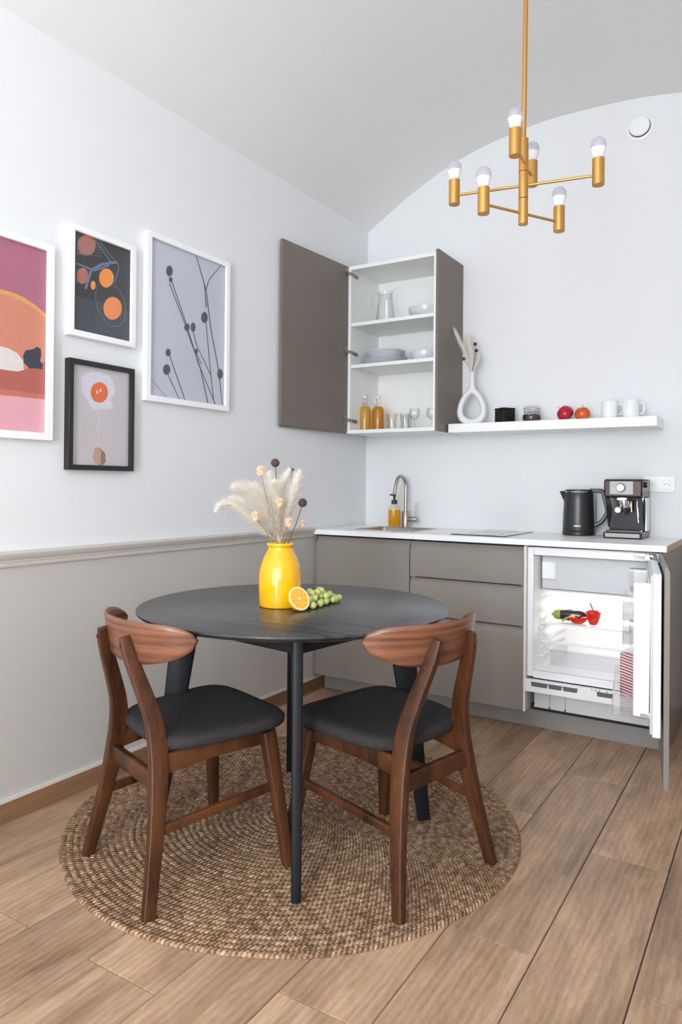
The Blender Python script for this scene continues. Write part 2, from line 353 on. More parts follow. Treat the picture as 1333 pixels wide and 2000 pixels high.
        if bevel:
            b=o.modifiers.new('bevel','BEVEL'); b.width=bevel; b.segments=seg; b.limit_method='ANGLE'; b.angle_limit=math.radians(40)
            b.harden_normals=False
        if sub:
            d=o.modifiers.new('sub','SUBSURF'); d.levels=sub; d.render_levels=sub
        return o
def tag(o,label=None,cat=None,group=None,kind=None):
    if label: o['label']=label
    if cat: o['category']=cat
    if group: o['group']=group
    if kind: o['kind']=kind
    return o
def thing(name,loc,label,cat,group=None,rotz=0,world=True):
    # world=True: children are modelled in room coordinates and shifted to the Empty
    o=bpy.data.objects.new(name,None); col.objects.link(o); o.location=loc; o.rotation_euler=(0,0,rotz); o.empty_display_size=.05
    if world: o['_w']=tuple(loc)
    return tag(o,label,cat,group)
def copy_tree(o,parent=None):
    c=o.copy(); col.objects.link(c); c.parent=parent
    for ch in [x for x in bpy.data.objects if x.parent==o]: copy_tree(ch,c)
    return c
def cr(pts,n=8):
    P=[Vector(p) for p in pts]; out=[]
    for i in range(len(P)-1):
        a=P[max(i-1,0)];b=P[i];c=P[i+1];d=P[min(i+2,len(P)-1)]
        for k in range(n):
            t=k/n; out.append(.5*((2*b)+(c-a)*t+(2*a-5*b+4*c-d)*t*t+(3*b-a-3*c+d)*t**3))
    out.append(P[-1]); return out
def interp(xs,ys,x):
    if x<=xs[0]: return ys[0]
    for i in range(len(xs)-1):
        if x<=xs[i+1]:
            t=(x-xs[i])/(xs[i+1]-xs[i]); return ys[i]+(ys[i+1]-ys[i])*t
    return ys[-1]

# ================================================================ the room
RW,RF=2.62,-6.2      # right wall x, front wall y
# floor: one mesh of individual planks
def floor():
    v=[];f=[];uvs=[];rn=[]
    P=.2285; X0=1.728; L=1.195; g=.0011
    phase={0:-1.56,1:-.965,2:-1.56,3:-.965,4:-1.40,5:-.965,6:-1.56,7:-.965,8:-1.56,9:-.965,-1:-1.1,-2:-.5,10:-1.3}
    v+= [(-.05,RF-.3,-.004),(RW+.3,RF-.3,-.004),(RW+.3,.05,-.004),(-.05,.05,-.004)]; f.append((0,1,2,3)); uvs.append([(0,0)]*4); rn.append(0); mi=[1]
    for r in range(-2,11):
        x0=X0+(r-6)*P; x1=x0+P
        for k in range(-2,7):
            y1=phase[r]+ (2-k)*L; y0=y1-L
            a0,a1=max(x0+g,-.04),min(x1-g,RW+.2); b0,b1=max(y0+g,RF-.25),min(y1-g,.04)
            if a1<=a0 or b1<=b0: continue
            q=random.random(); ou,ov=random.random()*50,random.random()*50; fl=random.choice([1,-1])
            n=len(v); e=.0012
            v+= [(a0,b0,-.004),(a1,b0,-.004),(a1,b1,-.004),(a0,b1,-.004),(a0+e,b0+e,0),(a1-e,b0+e,0),(a1-e,b1-e,0),(a0+e,b1-e,0)]
            for F_ in [(4,5,6,7),(0,1,5,4),(1,2,6,5),(2,3,7,6),(3,0,4,7)]:
                f.append(tuple(n+i for i in F_)); uvs.append([((v[n+i][0]-x0)*fl+ou,(v[n+i][1]-y0)+ov) for i in F_]); rn.append(q); mi.append(0)
    me=bpy.data.meshes.new('floor'); me.from_pydata(v,[],f); me.materials.append(MATS['floor_oak']); me.materials.append(MATS['dark_gap'])
    me.polygons.foreach_set('material_index',mi)
    u=me.uv_layers.new(name='UVMap'); i=0
    for p,us in zip(me.polygons,uvs):
        for k,li in enumerate(p.loop_indices): u.data[li].uv=us[k]
    at=me.attributes.new('rnd','FLOAT','FACE'); at.data.foreach_set('value',rn)
    o=bpy.data.objects.new('floor',me); col.objects.link(o); tag(o,'oak plank floor running towards the kitchen','floor',kind='structure')
floor()
AX=[0,.10,.2,.31,.423,.52,.62,.77,.927,1.1,1.25,1.45,1.65,1.9,2.1,2.3,2.45,RW]
AZ=[2.755,2.815,2.876,2.94,2.996,3.04,3.076,3.118,3.147,3.170,3.176,3.172,3.158,3.115,3.05,2.96,2.87,2.755]
ap=[p for p in cr([(x,0,z) for x,z in zip(AX,AZ)],4)]
# vaulted ceiling, thick slab
b=MB(); n=len(ap)
vs=[(p.x,RF-.1,p.z) for p in ap]+[(p.x,.1,p.z) for p in ap]+[(p.x,RF-.1,p.z+.12) for p in ap]+[(p.x,.1,p.z+.12) for p in ap]
fs=[]
for i in range(n-1): fs+=[(i,i+1,n+i+1,n+i),(2*n+i,3*n+i,3*n+i+1,2*n+i+1),(i,2*n+i,2*n+i+1,i+1),(n+i,n+i+1,3*n+i+1,3*n+i)]
fs+=[(0,n,3*n,2*n),(n-1,2*n-1+0,4*n-1,3*n-1)]
b.add(vs,fs); tag(b.build('ceiling','ceiling_white',smooth=30),'off-white barrel vaulted ceiling','ceiling',kind='structure')
ZR=.872
def wall_panel(name,pts_fn,a,bb,label): pass
b=MB(); b.box(-.12,0,RF-.1,.12,ZR,3.0,0); b.box(-.12,0,RF-.1,.12,-.05,ZR,1)
tag(b.build('wall_left',['wall_white','wall_greige'],smooth=0),'white wall with greige lower part behind the dining table','wall',kind='structure')
b=MB(); b.box(-.12,RW+.12,0,.12,ZR,3.35,0); b.box(-.12,RW+.12,0,.12,-.05,ZR,1)
tag(b.build('wall_back',['wall_white','wall_greige'],smooth=0),'white arched wall behind the kitchen counter','wall',kind='structure')
b=MB(); b.box(RW,RW+.12,RF-.1,-5.40,ZR,3.0,0); b.box(RW,RW+.12,-4.10,.12,ZR,3.0,0); b.box(RW,RW+.12,-5.40,-4.10,2.50,3.0,0); b.box(RW,RW+.12,RF-.1,-5.40,-.05,ZR,1); b.box(RW,RW+.12,-4.10,.12,-.05,ZR,1); b.box(RW,RW+.12,-5.40,-4.10,-.05,.70,1)  # opening left for the added side window
tag(b.build('wall_right',['wall_white','wall_greige'],smooth=0),'white wall on the right of the room','wall',kind='structure')
# front wall with two tall window openings (behind the camera)
b=MB(); y0,y1=RF-.12,RF
wx=[(.22,1.22),(1.62,2.62-.0)]
wx=[(.22,1.22),(1.62,2.50)]
b.box(-.12,.22,y0,y1,-.05,3.3); b.box(1.22,1.62,y0,y1,-.05,3.3); b.box(2.50,RW+.12,y0,y1,-.05,3.3)
for a,c in wx: b.box(a,c,y0,y1,-.05,.14); b.box(a,c,y0,y1,2.72,3.3)
tag(b.build('wall_front','wall_white',smooth=0),'white wall with two tall windows','wall',kind='structure')
for i,(a,c) in enumerate(wx):
    b=MB(); yy=RF-.07
    b.box(a,a+.05,yy-.03,yy+.03,.14,2.72); b.box(c-.05,c,yy-.03,yy+.03,.14,2.72); b.box(a,c,yy-.03,yy+.03,.14,.20); b.box(a,c,yy-.03,yy+.03,2.66,2.72)
    b.box((a+c)/2-.03,(a+c)/2+.03,yy-.03,yy+.03,.20,2.66)
    o=tag(b.build('window_%d'%(i+1),'white_frame',bevel=.004),'tall white casement window','window',kind='structure')
    g=MB(); g.box(a+.05,c-.05,yy-.002,yy+.002,.20,2.66); g.build('window_pane','picture_glass',o)
b=MB(); xx=RW+.07; b.box(xx-.03,xx+.03,-5.40,-5.35,.70,2.50); b.box(xx-.03,xx+.03,-4.15,-4.10,.70,2.50); b.box(xx-.03,xx+.03,-5.35,-4.15,.70,.76); b.box(xx-.03,xx+.03,-5.35,-4.15,2.44,2.50); b.box(xx-.03,xx+.03,-4.78,-4.72,.76,2.44)  # invented side window, added to brighten the left wall and floor
o=tag(b.build('window_3','white_frame',bevel=.004),'added wide white casement window, out of view, letting in fill light','window',kind='structure')
g=MB(); g.box(xx-.002,xx+.002,-5.35,-4.15,.76,2.44); g.build('window_pane','picture_glass',o)
# baseboards (oak tile) with light sealant line
b=MB(); b.box(0,.012,RF,0,0,.070,0); b.box(0,.010,RF,0,.070,.082,1)
tag(b.build('baseboard_left',['base_oak','caulk'],smooth=0),'oak-look tile baseboard along the left wall','baseboard',kind='structure')
b=MB(); b.box(1.83,RW,-.012,0,0,.07,0); b.box(1.83,RW,-.010,0,.07,.082,1)
tag(b.build('baseboard_back',['base_oak','caulk'],smooth=0),'oak-look tile baseboard right of the fridge','baseboard',kind='structure')
b=MB(); b.box(RW-.012,RW,RF,0,0,.07,0)
tag(b.build('baseboard_right',['base_oak'],smooth=0),'oak-look tile baseboard along the right wall','baseboard',kind='structure')
# chair rail: moulded profile along the left wall
prof=[(0,.865),(.010,.868),(.012,.876),(.007,.880),(.011,.884),(.012,.890),(.016,.893),(.020,.900),(.024,.906),(.026,.913),(.024,.919),(0,.921)]
b=MB(); b.prism(prof,lambda p,t:(p[0],t,p[1]),RF,-.602)
tag(b.build('trim_1','rail_paint',smooth=25),'moulded chair rail along the left wall','moulding',kind='structure')
b=MB(); b.prism(prof,lambda p,t:(t,-p[0],p[1]),1.835,RW)
tag(b.build('trim_2','rail_paint',smooth=25),'moulded chair rail right of the worktop','moulding',kind='structure')
# round vent cover high on the back wall
t=thing('ventilation_cover',(1.606,0,3.008),'round white vent cover high on the back wall','vent')
R90=Matrix.Translation((1.606,0,3.008))@Matrix.Rotation(PI/2,4,'X')
b=MB(); b.lathe([(.0,0),(.066,0),(.066,.006),(.058,.011),(.053,.011),(.053,.006),(0,.006)],48,M=R90); b.build('rim','white_plastic',t)
b=MB(); b.lathe([(.0,.008),(.020,.008),(.020,.014),(.0,.014)],32,M=R90); b.lathe([(0,.0165),(.046,.0165),(.050,.020),(.050,.024),(.046,.028),(0,.029)],48,M=R90); b.build('disc','white_plastic',t)
b=MB(); b.lathe([(.044,.0062),(.053,.0062),(.053,.0066),(.044,.0066)],48,M=R90); b.build('shadow_gap','vent_dark',t)
# double wall socket
t=thing('double_wall_socket',(1.706,0,1.176),'white double power socket half hidden behind the coffee machine','socket')
b=MB(); b.box(1.630,1.782,-.009,0,1.136,1.216); b.build('frame','white_plastic',t,bevel=.003)
for cx in (1.668,1.745):
    M=Matrix.Translation((cx,-.009,1.176))@Matrix.Rotation(PI/2,4,'X')
    b=MB(); b.box(-.030,.030,-.030,.030,0,.004,0,M); b.lathe([(.021,.0041),(.0225,.0065),(.024,.0041)],32,(0,0,0),0,M)
    s=b.build('socket_insert','white_plastic',t,bevel=.001)
    b=MB(); 
    for dx in (-.0095,.0095): b.lathe([(0,.0042),(.0026,.0042),(.0026,.0047),(0,.0047)],12,(dx,0,0),0,M)
    b.build('socket_hole','gloss_black',s,org=t['_w'])
    b=MB(); b.lathe([(0,.004),(.0022,.004),(.0022,.012),(0,.013)],12,(0,.0095,0),0,M); b.build('earth_pin','chrome',s,org=t['_w'])

# ================================================================ kitchen run
YF=-.5825            # plane of the fronts
# worktop with sink cut-out
SX0,SX1,SY0,SY1=.19,.545,-.455,-.13
t=thing('worktop',(0.91,-.30,.883),'long white laminate worktop over the base cabinets','worktop')
b=MB(); z0,z1=.8828,.91; ax=.004
for (x0,x1,y0,y1) in [(ax,SX0,-.5986,0),(SX1,1.8214,-.5986,0),(SX0,SX1,-.5986,SY0),(SX0,SX1,SY1,0)]: b.box(x0,x1,y0,y1,z0,z1)
b.build('slab','worktop_white',t,smooth=0)
b=MB(); b.box(1.8214,1.8224,-.5986,0,z0,z1-.0006); b.build('end_edge','chip_edge',t,smooth=0)['label']='raw beige cut edge of the worktop'
# sink
t=thing('inset_sink',((SX0+SX1)/2,(SY0+SY1)/2,.76),'small stainless steel basin set into the worktop below the tap','sink')
def rrect(x0,x1,y0,y1,r,n=5):
    P=[]
    for cx,cy,a0 in ((x1-r,y1-r,0),(x0+r,y1-r,90),(x0+r,y0+r,180),(x1-r,y0+r,270)):
        for k in range(n+1):
            a=math.radians(a0+90*k/n); P.append((cx+r*math.cos(a),cy+r*math.sin(a)))
    return P
b=MB(); rings=[(rrect(SX0-.008,SX1+.008,SY0-.008,SY1+.008,.03),.9105),(rrect(SX0-.008,SX1+.008,SY0-.008,SY1+.008,.03),.9120),(rrect(SX0+.004,SX1-.004,SY0+.004,SY1-.004,.026),.9120),(rrect(SX0+.008,SX1-.008,SY0+.008,SY1-.008,.024),.907),(rrect(SX0+.012,SX1-.012,SY0+.012,SY1-.012,.03),.775),(rrect(SX0+.035,SX1-.035,SY0+.035,SY1-.035,.03),.762)]
n=len(rings[0][0]); vs=[(x,y,z) for R_,z in rings for x,y in R_]; fs=[(i*n+k,i*n+(k+1)%n,(i+1)*n+(k+1)%n,(i+1)*n+k) for i in range(len(rings)-1) for k in range(n)]
fs.append([ (len(rings)-1)*n+k for k in range(n)])
b.add(vs,fs); b.build('basin','steel',t)
b=MB(); b.lathe([(0,.001),(.038,.001),(.04,.004),(.03,.005),(.02,.002),(0,.002)],32,(.3675,-.29,.762)); b.build('drain','chrome',t)
# tap
TX,TY=.318,-.072
t=thing('kitchen_tap',(TX,TY,.91),'brushed steel swan-neck mixer tap behind the sink','tap')
b=MB(); b.lathe([(0,.0),(.026,0),(.026,.004),(.0225,.006),(.0225,.094),(.021,.096),(0,.096)],32,(TX,TY,.91)); b.build('body','nickel',t)
b=MB(); b.tube(cr([(TX,TY,1.0),(TX,TY,1.10),(TX,TY,1.165),(TX-.004,TY-.016,1.198),(TX-.008,TY-.050,1.212),(TX-.011,TY-.082,1.200),(TX-.014,TY-.100,1.165),(TX-.018,TY-.116,1.105)],6),.0108,16); b.build('spout','nickel',t)
b=MB(); M=Matrix.Translation((TX,TY,.957))@Matrix.Rotation(PI/2,4,'Y'); b.lathe([(0,.018),(.0165,.018),(.0165,.070),(.0155,.072),(0,.072)],24,M=M); b.build('handle_barrel','nickel',t)
b=MB(); b.tube([(TX+.063,TY,.96),(TX+.066,TY,1.058)],.004,10); b.build('lever','nickel',t)
# soap dispenser
SX,SY=.255,-.10
t=thing('soap_dispenser',(SX,SY,.9105),'amber liquid soap bottle with black pump beside the tap','soap bottle')
b=MB(); b.lathe([(0,0),(.034,0),(.037,.004),(.037,.105),(.033,.120),(.024,.130),(.0175,.134),(.0175,.140),(0,.140)],32,(SX,SY,.9105)); b.build('bottle','amber_glass',t)
b=MB(); b.lathe([(0,.003),(.0345,.004),(.0355,.010),(.0355,.102),(0,.102)],32,(SX,SY,.9105)); b.build('liquid_soap','soap_liquid',t)
b=MB(); b.lathe([(0,.136),(.0175,.136),(.0175,.158),(.015,.160),(.007,.160),(.007,.182),(.010,.183),(.010,.197),(0,.198)],24,(SX,SY,.9105)); b.box(SX-.030,SX,SY-.0045,SY+.0045,1.0975,1.1065); b.build('pump','black_plastic',t,bevel=.001)
# hob
t=thing('ceramic_hob',(.93,-.29,.91),'black glass two-zone hob set flush in the worktop','hob')
b=MB(); b.box(.800,1.085,-.520,-.055,.9102,.9150); b.build('glass_plate','black_glass',t,bevel=.0015)
for cy in (-.17,-.39):
    b=MB(); b.lathe([(.080,.91505),(.082,.9153),(.084,.91505)],48,(.9425,cy,0)); b.build('cooking_zone','vent_dark',t)

# ---- base cabinets. Fronts have an inward-curving grip along the top edge
def front_profile(z0,z1,lip=.040):
    return [(YF,z0),(YF,z1-lip),(YF+.003,z1-lip*.78),(YF+.009,z1-lip*.45),(YF+.0165,z1-.003),(YF+.0195,z1),(YF+.0215,z1-.003),(YF+.0205,z1-lip*.5),(YF+.018,z1-lip),(YF+.018,z0)]
def front(name,x0,x1,z0,z1,parent,lip=.040):
    b=MB(); b.prism(front_profile(z0,z1,lip),lambda p,tt:(tt,p[0],p[1]),x0,x1)
    return b.build(name,'front_grey',parent,smooth=25,bevel=.0008,seg=1)
def carcass(b,x0,x1,z0,z1,y0=-.560,y1=-.01,th=.018):
    b.box(x0,x0+th,y0,y1,z0,z1); b.box(x1-th,x1,y0,y1,z0,z1); b.box(x0+th,x1-th,y0,y1,z0,z0+th); b.box(x0+th,x1-th,y1-.006,y1,z0+th,z1)
    b.box(x0+th,x1-th,y0,y0+.08,z1-th,z1)
t=thing('sink_cabinet',(.30,-.3,.09),'grey-beige base cabinet with one door under the sink','cabinet')
b=MB(); carcass(b,.014,.596,.1,.868); b.build('body','carcass_white',t,smooth=0)
b=MB(); b.box(.0025,.013,-.579,-.40,.1,.878); b.build('filler_strip','front_edge',t,smooth=0)
front('door',.0165,.5965,.1,.868,t)
t=thing('drawer_cabinet',(.90,-.3,.09),'grey-beige base cabinet with three drawers under the hob','cabinet')
b=MB(); carcass(b,.602,1.1995,.1,.868); b.box(1.1995,1.2105,-.5815,-.01,.097,.878); b.build('body','carcass_white',t,smooth=0)
for z0,z1 in ((.6915,.868),(.4965,.6855),(.1,.4905)):
    d=front('drawer',.6015,1.198,z0,z1,t)
# plinth
b=MB(); b.box(.013,1.780,-.4772,-.462,0.0,.088); 
o=b.build('plinth','kick_grey',org=(.9,-.47,0),smooth=0); tag(o,'dark grey plinth board running below the base cabinets','plinth')
b=MB(); b.box(1.803,1.8195,-.5815,-.002,0,.8825); o=b.build('end_panel','front_grey',org=(1.812,-.3,0),smooth=0,bevel=.0008,seg=1); tag(o,'grey-beige cover panel closing the counter end beside the fridge','panel')

# ---- built-in fridge
t=thing('built_in_fridge',(1.5,-.3,.11),'white built-in fridge standing open under the worktop','fridge')
FX0,FX1,FZ0,FZ1=1.2115,1.798,.190,.8725
IX0,IX1,IZ0,IZ1=1.240,1.762,.292,.835
FY=-.562
b=MB()
# housing shell: sides, top, back, bottom block
b.box(FX0,IX0,FY,-.03,IZ0-.03,FZ1); b.box(IX1,FX1,FY,-.03,IZ0-.03,FZ1); b.box(IX0,IX1,FY,-.03,IZ1,FZ1); b.box(IX0,IX1,-.09,-.03,IZ0-.03,IZ1); b.box(IX0,IX1,FY,-.03,IZ0-.035,IZ0)
b.build('housing','fridge_white',t,bevel=.004)
# liner (inner walls, slightly tapering) with moulded shelf runners
b=MB()
def liner(u,v):
    pass
L0=[(IX0,FY+.004),(IX0+.010,FY+.05),(IX0+.034,-.10),(IX1-.034,-.10),(IX1-.010,FY+.05),(IX1,FY+.004)]
for i in range(5):
    a,c=L0[i],L0[i+1]; b.add([(a[0],a[1],IZ0+.001),(c[0],c[1],IZ0+.001),(c[0],c[1],IZ1-.001),(a[0],a[1],IZ1-.001)],[(0,1,2,3)])
b.add([(p[0],p[1],IZ0+.0015) for p in L0],[(0,1,2,3,4,5)]); b.add([(p[0],p[1],IZ1-.0015) for p in L0],[(0,1,2,3,4,5)])
for k in range(7):
    z=.345+k*.045
    b.prism([(IX0+.012,-.49),(IX0+.026,-.49),(IX0+.046,-.13),(IX0+.034,-.13)],lambda p,q:(p[0],p[1],q),z,z+.010)
    b.prism([(IX1-.026,-.49),(IX1-.012,-.49),(IX1-.034,-.13),(IX1-.046,-.13)],lambda p,q:(p[0],p[1],q),z,z+.010)
b.build('liner','fridge_inner',t,smooth=30)
# freezer flap with catch
b=MB(); b.box(IX0+.022,IX1-.022,-.500,-.478,.672,.832); fl=b.build('freezer_flap','fridge_panel',t,bevel=.005)
b=MB(); b.box(IX0+.026,IX0+.092,-.512,-.499,.722,.803); b.box(IX0+.074,IX0+.088,-.520,-.511,.724,.801); b.build('flap_catch','fridge_white',fl,org=t['_w'],bevel=.002)
b=MB(); b.box(IX0+.02,IX1-.02,-.48,-.12,.660,.668); b.build('freezer_floor','fridge_inner',t,bevel=.002)
# glass shelves + crisper
for z,y0 in ((.505,-.475),(.420,-.485)):
    b=MB(); b.box(IX0+.040,IX1-.040,y0,-.13,z,z+.004); s=b.build('glass_shelf','clear_plastic',t)
    b=MB(); b.box(IX0+.018,IX1-.018,y0-.012,y0,z-.004,z+.006); b.build('shelf_trim','fridge_inner',s,org=t['_w'],bevel=.002)
b=MB(); b.box(IX0+.05,IX1-.05,-.44,-.14,.300,.302); b.box(IX0+.05,IX1-.05,-.443,-.440,.300,.372); b.box(IX0+.05,IX0+.053,-.44,-.14,.300,.372); b.box(IX1-.053,IX1-.05,-.44,-.14,.300,.372)
b.box(IX0+.03,IX1-.03,-.448,-.43,.366,.376)
b.build('crisper_drawer','clear_plastic',t,bevel=.001)
# vent grille under the compartment
b=MB(); b.box(FX0-.004,FX1,-.583,-.555,.194,.252)
g=b.build('vent_grille','fridge_white',t,bevel=.002)
for x0,x1 in ((1.238,1.313),(1.319,1.379),(1.385,1.449),(1.535,1.606)):
    b=MB(); b.add([(x0,-.5835,.243),(x1+.004,-.5835,.243),(x1,-.5835,.222),(x0+.003,-.5835,.222)],[(0,1,2,3)]); b.build('vent_slot','vent_dark',g,org=t['_w'],smooth=0)
for x in (1.515,1.531,1.547,1.580):
    b=MB(); b.lathe([(0,0),(.003,0),(.003,.0005),(0,.0006)],10,M=Matrix.Translation((x,-.5832,.2475))@Matrix.Rotation(PI/2,4,'X')); b.build('indicator_light','vent_dark',g,org=t['_w'],smooth=0)
# plinth block of the fridge
b=MB(); b.box(1.240,FX1-.01,-.535,-.10,.113,.205,0)
for x in (1.312,1.385): b.box(x,x+.0015,-.5356,-.535,.122,.196,1)
for x in (1.312,1.385): b.box(x-.004,x+.004,-.5358,-.535,.1145,.122,1)
b.build('base_block',['fridge_panel','dark_gap'],t,smooth=0)
b=MB(); b.box(1.214,FX1,-.50,-.30,.0895,.113); b.build('rubber_feet','dark_gap',t,smooth=0)
# interior lamp (the fridge's own light)
b=MB(); b.box(1.47,1.53,-.30,-.24,.652,.660); b.build('lamp_cover','fridge_inner',t)
ld=bpy.data.lights.new('fridge_lamp','AREA'); ld.shape='RECTANGLE'; ld.size=.30; ld.size_y=.16; ld.energy=1.5; ld.color=(1,.97,.92)
lo=bpy.data.objects.new('fridge_lamp',ld); col.objects.link(lo); lo.location=(1.50,-.30,.655)
ld=bpy.data.lights.new('fridge_lamp_top','AREA'); ld.shape='RECTANGLE'; ld.size=.30; ld.size_y=.03; ld.energy=.0; 

# ---- fridge door (moves with the grey front): hinged at right, opened ~99 degrees
DA=math.atan2(-.986,.166)
HP=Vector((1.792,-.600,0))
dt=thing('open_fridge_door',(HP.x,HP.y,.1),'open fridge door with grey cabinet front, white liner and door racks','fridge door',rotz=DA,world=False)
# local axes: x along the door, y = towards inside (left side of the open door), z up from .1
inn=-1  # inner side is local -y (door direction points to the camera, inner faces left wall)
def dz(z): return z-.1
b=MB(); P_=[(0,0),(0,.756),(.002,.768),(.007,.776),(.012,.780),(.016,.779),(.0185,.774),(.0185,0)]
b.prism(P_,lambda p,tt:(tt,.0185-p[0],p[1]),0,.596); 
b.build('front_panel','front_edge',dt,smooth=25,bevel=.0008,seg=1)
# which side is inner: local y after rotation
b=MB(); b.box(.030,.578,-.036,-.008,dz(.272),dz(.852)); b.build('door_shell','fridge_white',dt,bevel=.003)
b=MB(); b.box(.036,.572,-.044,-.036,dz(.280),dz(.846)); b.build('gasket','gasket',dt,bevel=.003)
b=MB(); 
b.box(.050,.075,-.100,-.043,dz(.335),dz(.815)); b.box(.535,.558,-.100,-.043,dz(.335),dz(.815)); b.box(.050,.558,-.052,-.043,dz(.335),dz(.815))
b.box(.050,.558,-.080,-.043,dz(.335),dz(.352))
b.build('door_liner','fridge_inner',dt,bevel=.008,seg=3)
# racks
def rack(z,h,dep,x0=.078,x1=.532,front_h=None):
    b=MB(); th=.0025
    b.box(x0,x1,-.052-dep,-.052,dz(z),dz(z)+th); b.box(x0,x1,-.052-dep,-.052-dep+th,dz(z),dz(z+h)); b.box(x0,x0+th,-.052-dep,-.052,dz(z),dz(z+h)); b.box(x1-th,x1,-.052-dep,-.052,dz(z),dz(z+h))
    return b.build('door_rack','clear_plastic',dt,bevel=.001)
rack(.672,.055,.085); rack(.585,.045,.085); rack(.322,.085,.118)
b=MB(); b.box(.30,.44,-.116,-.052,dz(.770),dz(.842)); b.grid(lambda u,v:(.31+.12*u,-.052-.07*math.sin(PI*v),dz(.726)+.045*math.sin(PI*v*.5)),4,10); b.build('egg_compartment','clear_plastic',dt,bevel=.004)
# hinge hardware between cabinet and door
b=MB(); b.box(1.690,1.752,-.590,-.570,.858,.874); b.box(1.735,1.775,-.612,-.575,.845,.870); b.tube([(1.745,-.59,.866),(1.775,-.625,.850),(1.797,-.66,.838)],.006,8); b.tube([(1.772,-.600,.872),(1.790,-.665,.846)],.005,8)
b.tube([(1.76,-.60,.846),(1.80,-.70,.842)],.004,8)
o=b.build('door_hinge','hinge_metal',org=(1.75,-.59,.86),bevel=.001); o.parent=t; o.location=Vector((1.75,-.59,.86))-Vector(t['_w'])
# striped carton in the lower rack: own thing, stands in the rack
cl=HP+Vector((math.cos(DA),math.sin(DA),0))*.235+Vector((math.sin(DA),-math.cos(DA),0))*(.102)
ct=thing('striped_carton',(cl.x,cl.y,.3255),'red and white diagonally striped carton in the lower door rack','carton',rotz=DA,world=False)
b=MB(); b.box(-.035,.035,-.046,.044,0,.172,0); b.build('box','striped_paper',ct,bevel=.003)
b=MB(); b.prism([(-.046,.173),(.044,.173),(.002,.204),(-.002,.204)],lambda p,q:(q,p[0],p[1]),-.034,.034); b.build('gable_top','clear_plastic',ct)
b=MB(); b.box(-.030,.030,-.036,.034,.1725,.180); b.build('lid','white_plastic',ct,bevel=.002)
# small white cup in the middle rack
cl2=HP+Vector((math.cos(DA),math.sin(DA),0))*.30+Vector((math.sin(DA),-math.cos(DA),0))*(.094)
ct=thing('cream_jar',(cl2.x,cl2.y,.5875),'small clear jar standing in the middle door rack','jar',world=False)
b=MB(); b.lathe([(0,0),(.020,0),(.022,.004),(.022,.04),(.019,.045),(.017,.045),(.020,.038),(.020,.004),(0,.003)],24); b.build('body','glassware',ct)
b=MB(); b.lathe([(0,.0455),(.021,.0455),(.021,.056),(0,.057)],24); b.build('lid','chrome',ct)
# ---- food in the fridge
VZ=.5095
t=thing('aubergine',(1.369,-.40,VZ),'dark purple aubergine with green cap on the fridge shelf','aubergine',world=False,rotz=math.radians(8))
M=Matrix.Translation((0,0,.031))@Matrix.Rotation(PI/2,4,'Y')
b=MB(); b.lathe([(0,-.062),(.016,-.060),(.022,-.045),(.025,-.02),(.029,.015),(.031,.045),(.027,.070),(.015,.083),(0,.086)],32,M=M); b.build('body','aubergine',t)
b=MB(); b.lathe([(0,-.086),(.006,-.084),(.007,-.078),(.016,-.074),(.0225,-.062),(.0245,-.050),(.0238,-.042),(.020,-.055),(0,-.06)],24,M=M); b.build('cap','green_cap',t)
t=thing('halved_pepper',(1.417,-.445,VZ),'halved red pepper showing flesh and seeds on the fridge shelf','pepper',world=False,rotz=.3)
def pep(u,v,S=1,hollow=0,half=False):
    a=2*PI*u; lob=1+.09*math.cos(3*a); z=v
    r=(.036-hollow)*(math.sin(PI*min(1,max(.02,.06+.9*v)))**.55)*lob*(1-.25*v if not half else 1)
    return r*math.cos(a),r*math.sin(a),z
b=MB(); b.grid(lambda u,v:(.042*math.cos(2*PI*u)*math.sin(PI/2*v)*(1+.06*math.cos(6*PI*u)),.030*math.sin(2*PI*u)*math.sin(PI/2*v),.034-.034*math.cos(PI/2*v)),32,10,wu=True); b.build('shell','pepper_red',t)
b=MB(); b.grid(lambda u,v:((.042-.009*v)*math.cos(2*PI*u)*(1+.06*math.cos(6*PI*u)),(.030-.009*v)*math.sin(2*PI*u),.034-.010*v*v),32,6,wu=True); b.grid(lambda u,v:(.033*math.cos(2*PI*u)*(1-v),.021*math.sin(2*PI*u)*(1-v),.024-.008*v),32,4,wu=True); b.build('flesh','pepper_flesh',t)
b=MB(); b.ball((-.022,0,.035),.011,12)
for k in range(10): b.ball((-.018+random.uniform(-.01,.012),random.uniform(-.009,.009),.043+random.uniform(-.003,.003)),.0022,6)
b.build('seeds','pepper_seed',t)
b=MB(); b.tube(cr([(-.036,0,.03),(-.052,-.002,.026),(-.066,-.006,.016),(-.070,-.008,.010)],4),[.005]*9+[.0045]*4,10); b.build('stalk','green_cap',t)
t=thing('whole_pepper',(1.486,-.435,VZ),'whole red pepper with green stalk standing on the fridge shelf','pepper',world=False)
b=MB()
def pp(u,v):
    a=2*PI*u; q=abs(math.sin(2*a))
    r=interp([0,.05,.2,.5,.8,.93,1],[0,.016,.023,.031,.036,.028,.008],v)*(.88+.12*(abs(math.cos(1.5*a))))
    z=.078*v - (.010 if v>.96 else 0)
    return (r*math.cos(a),r*math.sin(a),z)
b.grid(pp,48,22,wu=True); b.build('body','pepper_red',t)
b=MB(); b.tube(cr([(0,0,.066),(-.004,0,.080),(-.011,0,.094),(-.013,0,.104)],4),.0042,10); b.build('stalk','green_cap',t)

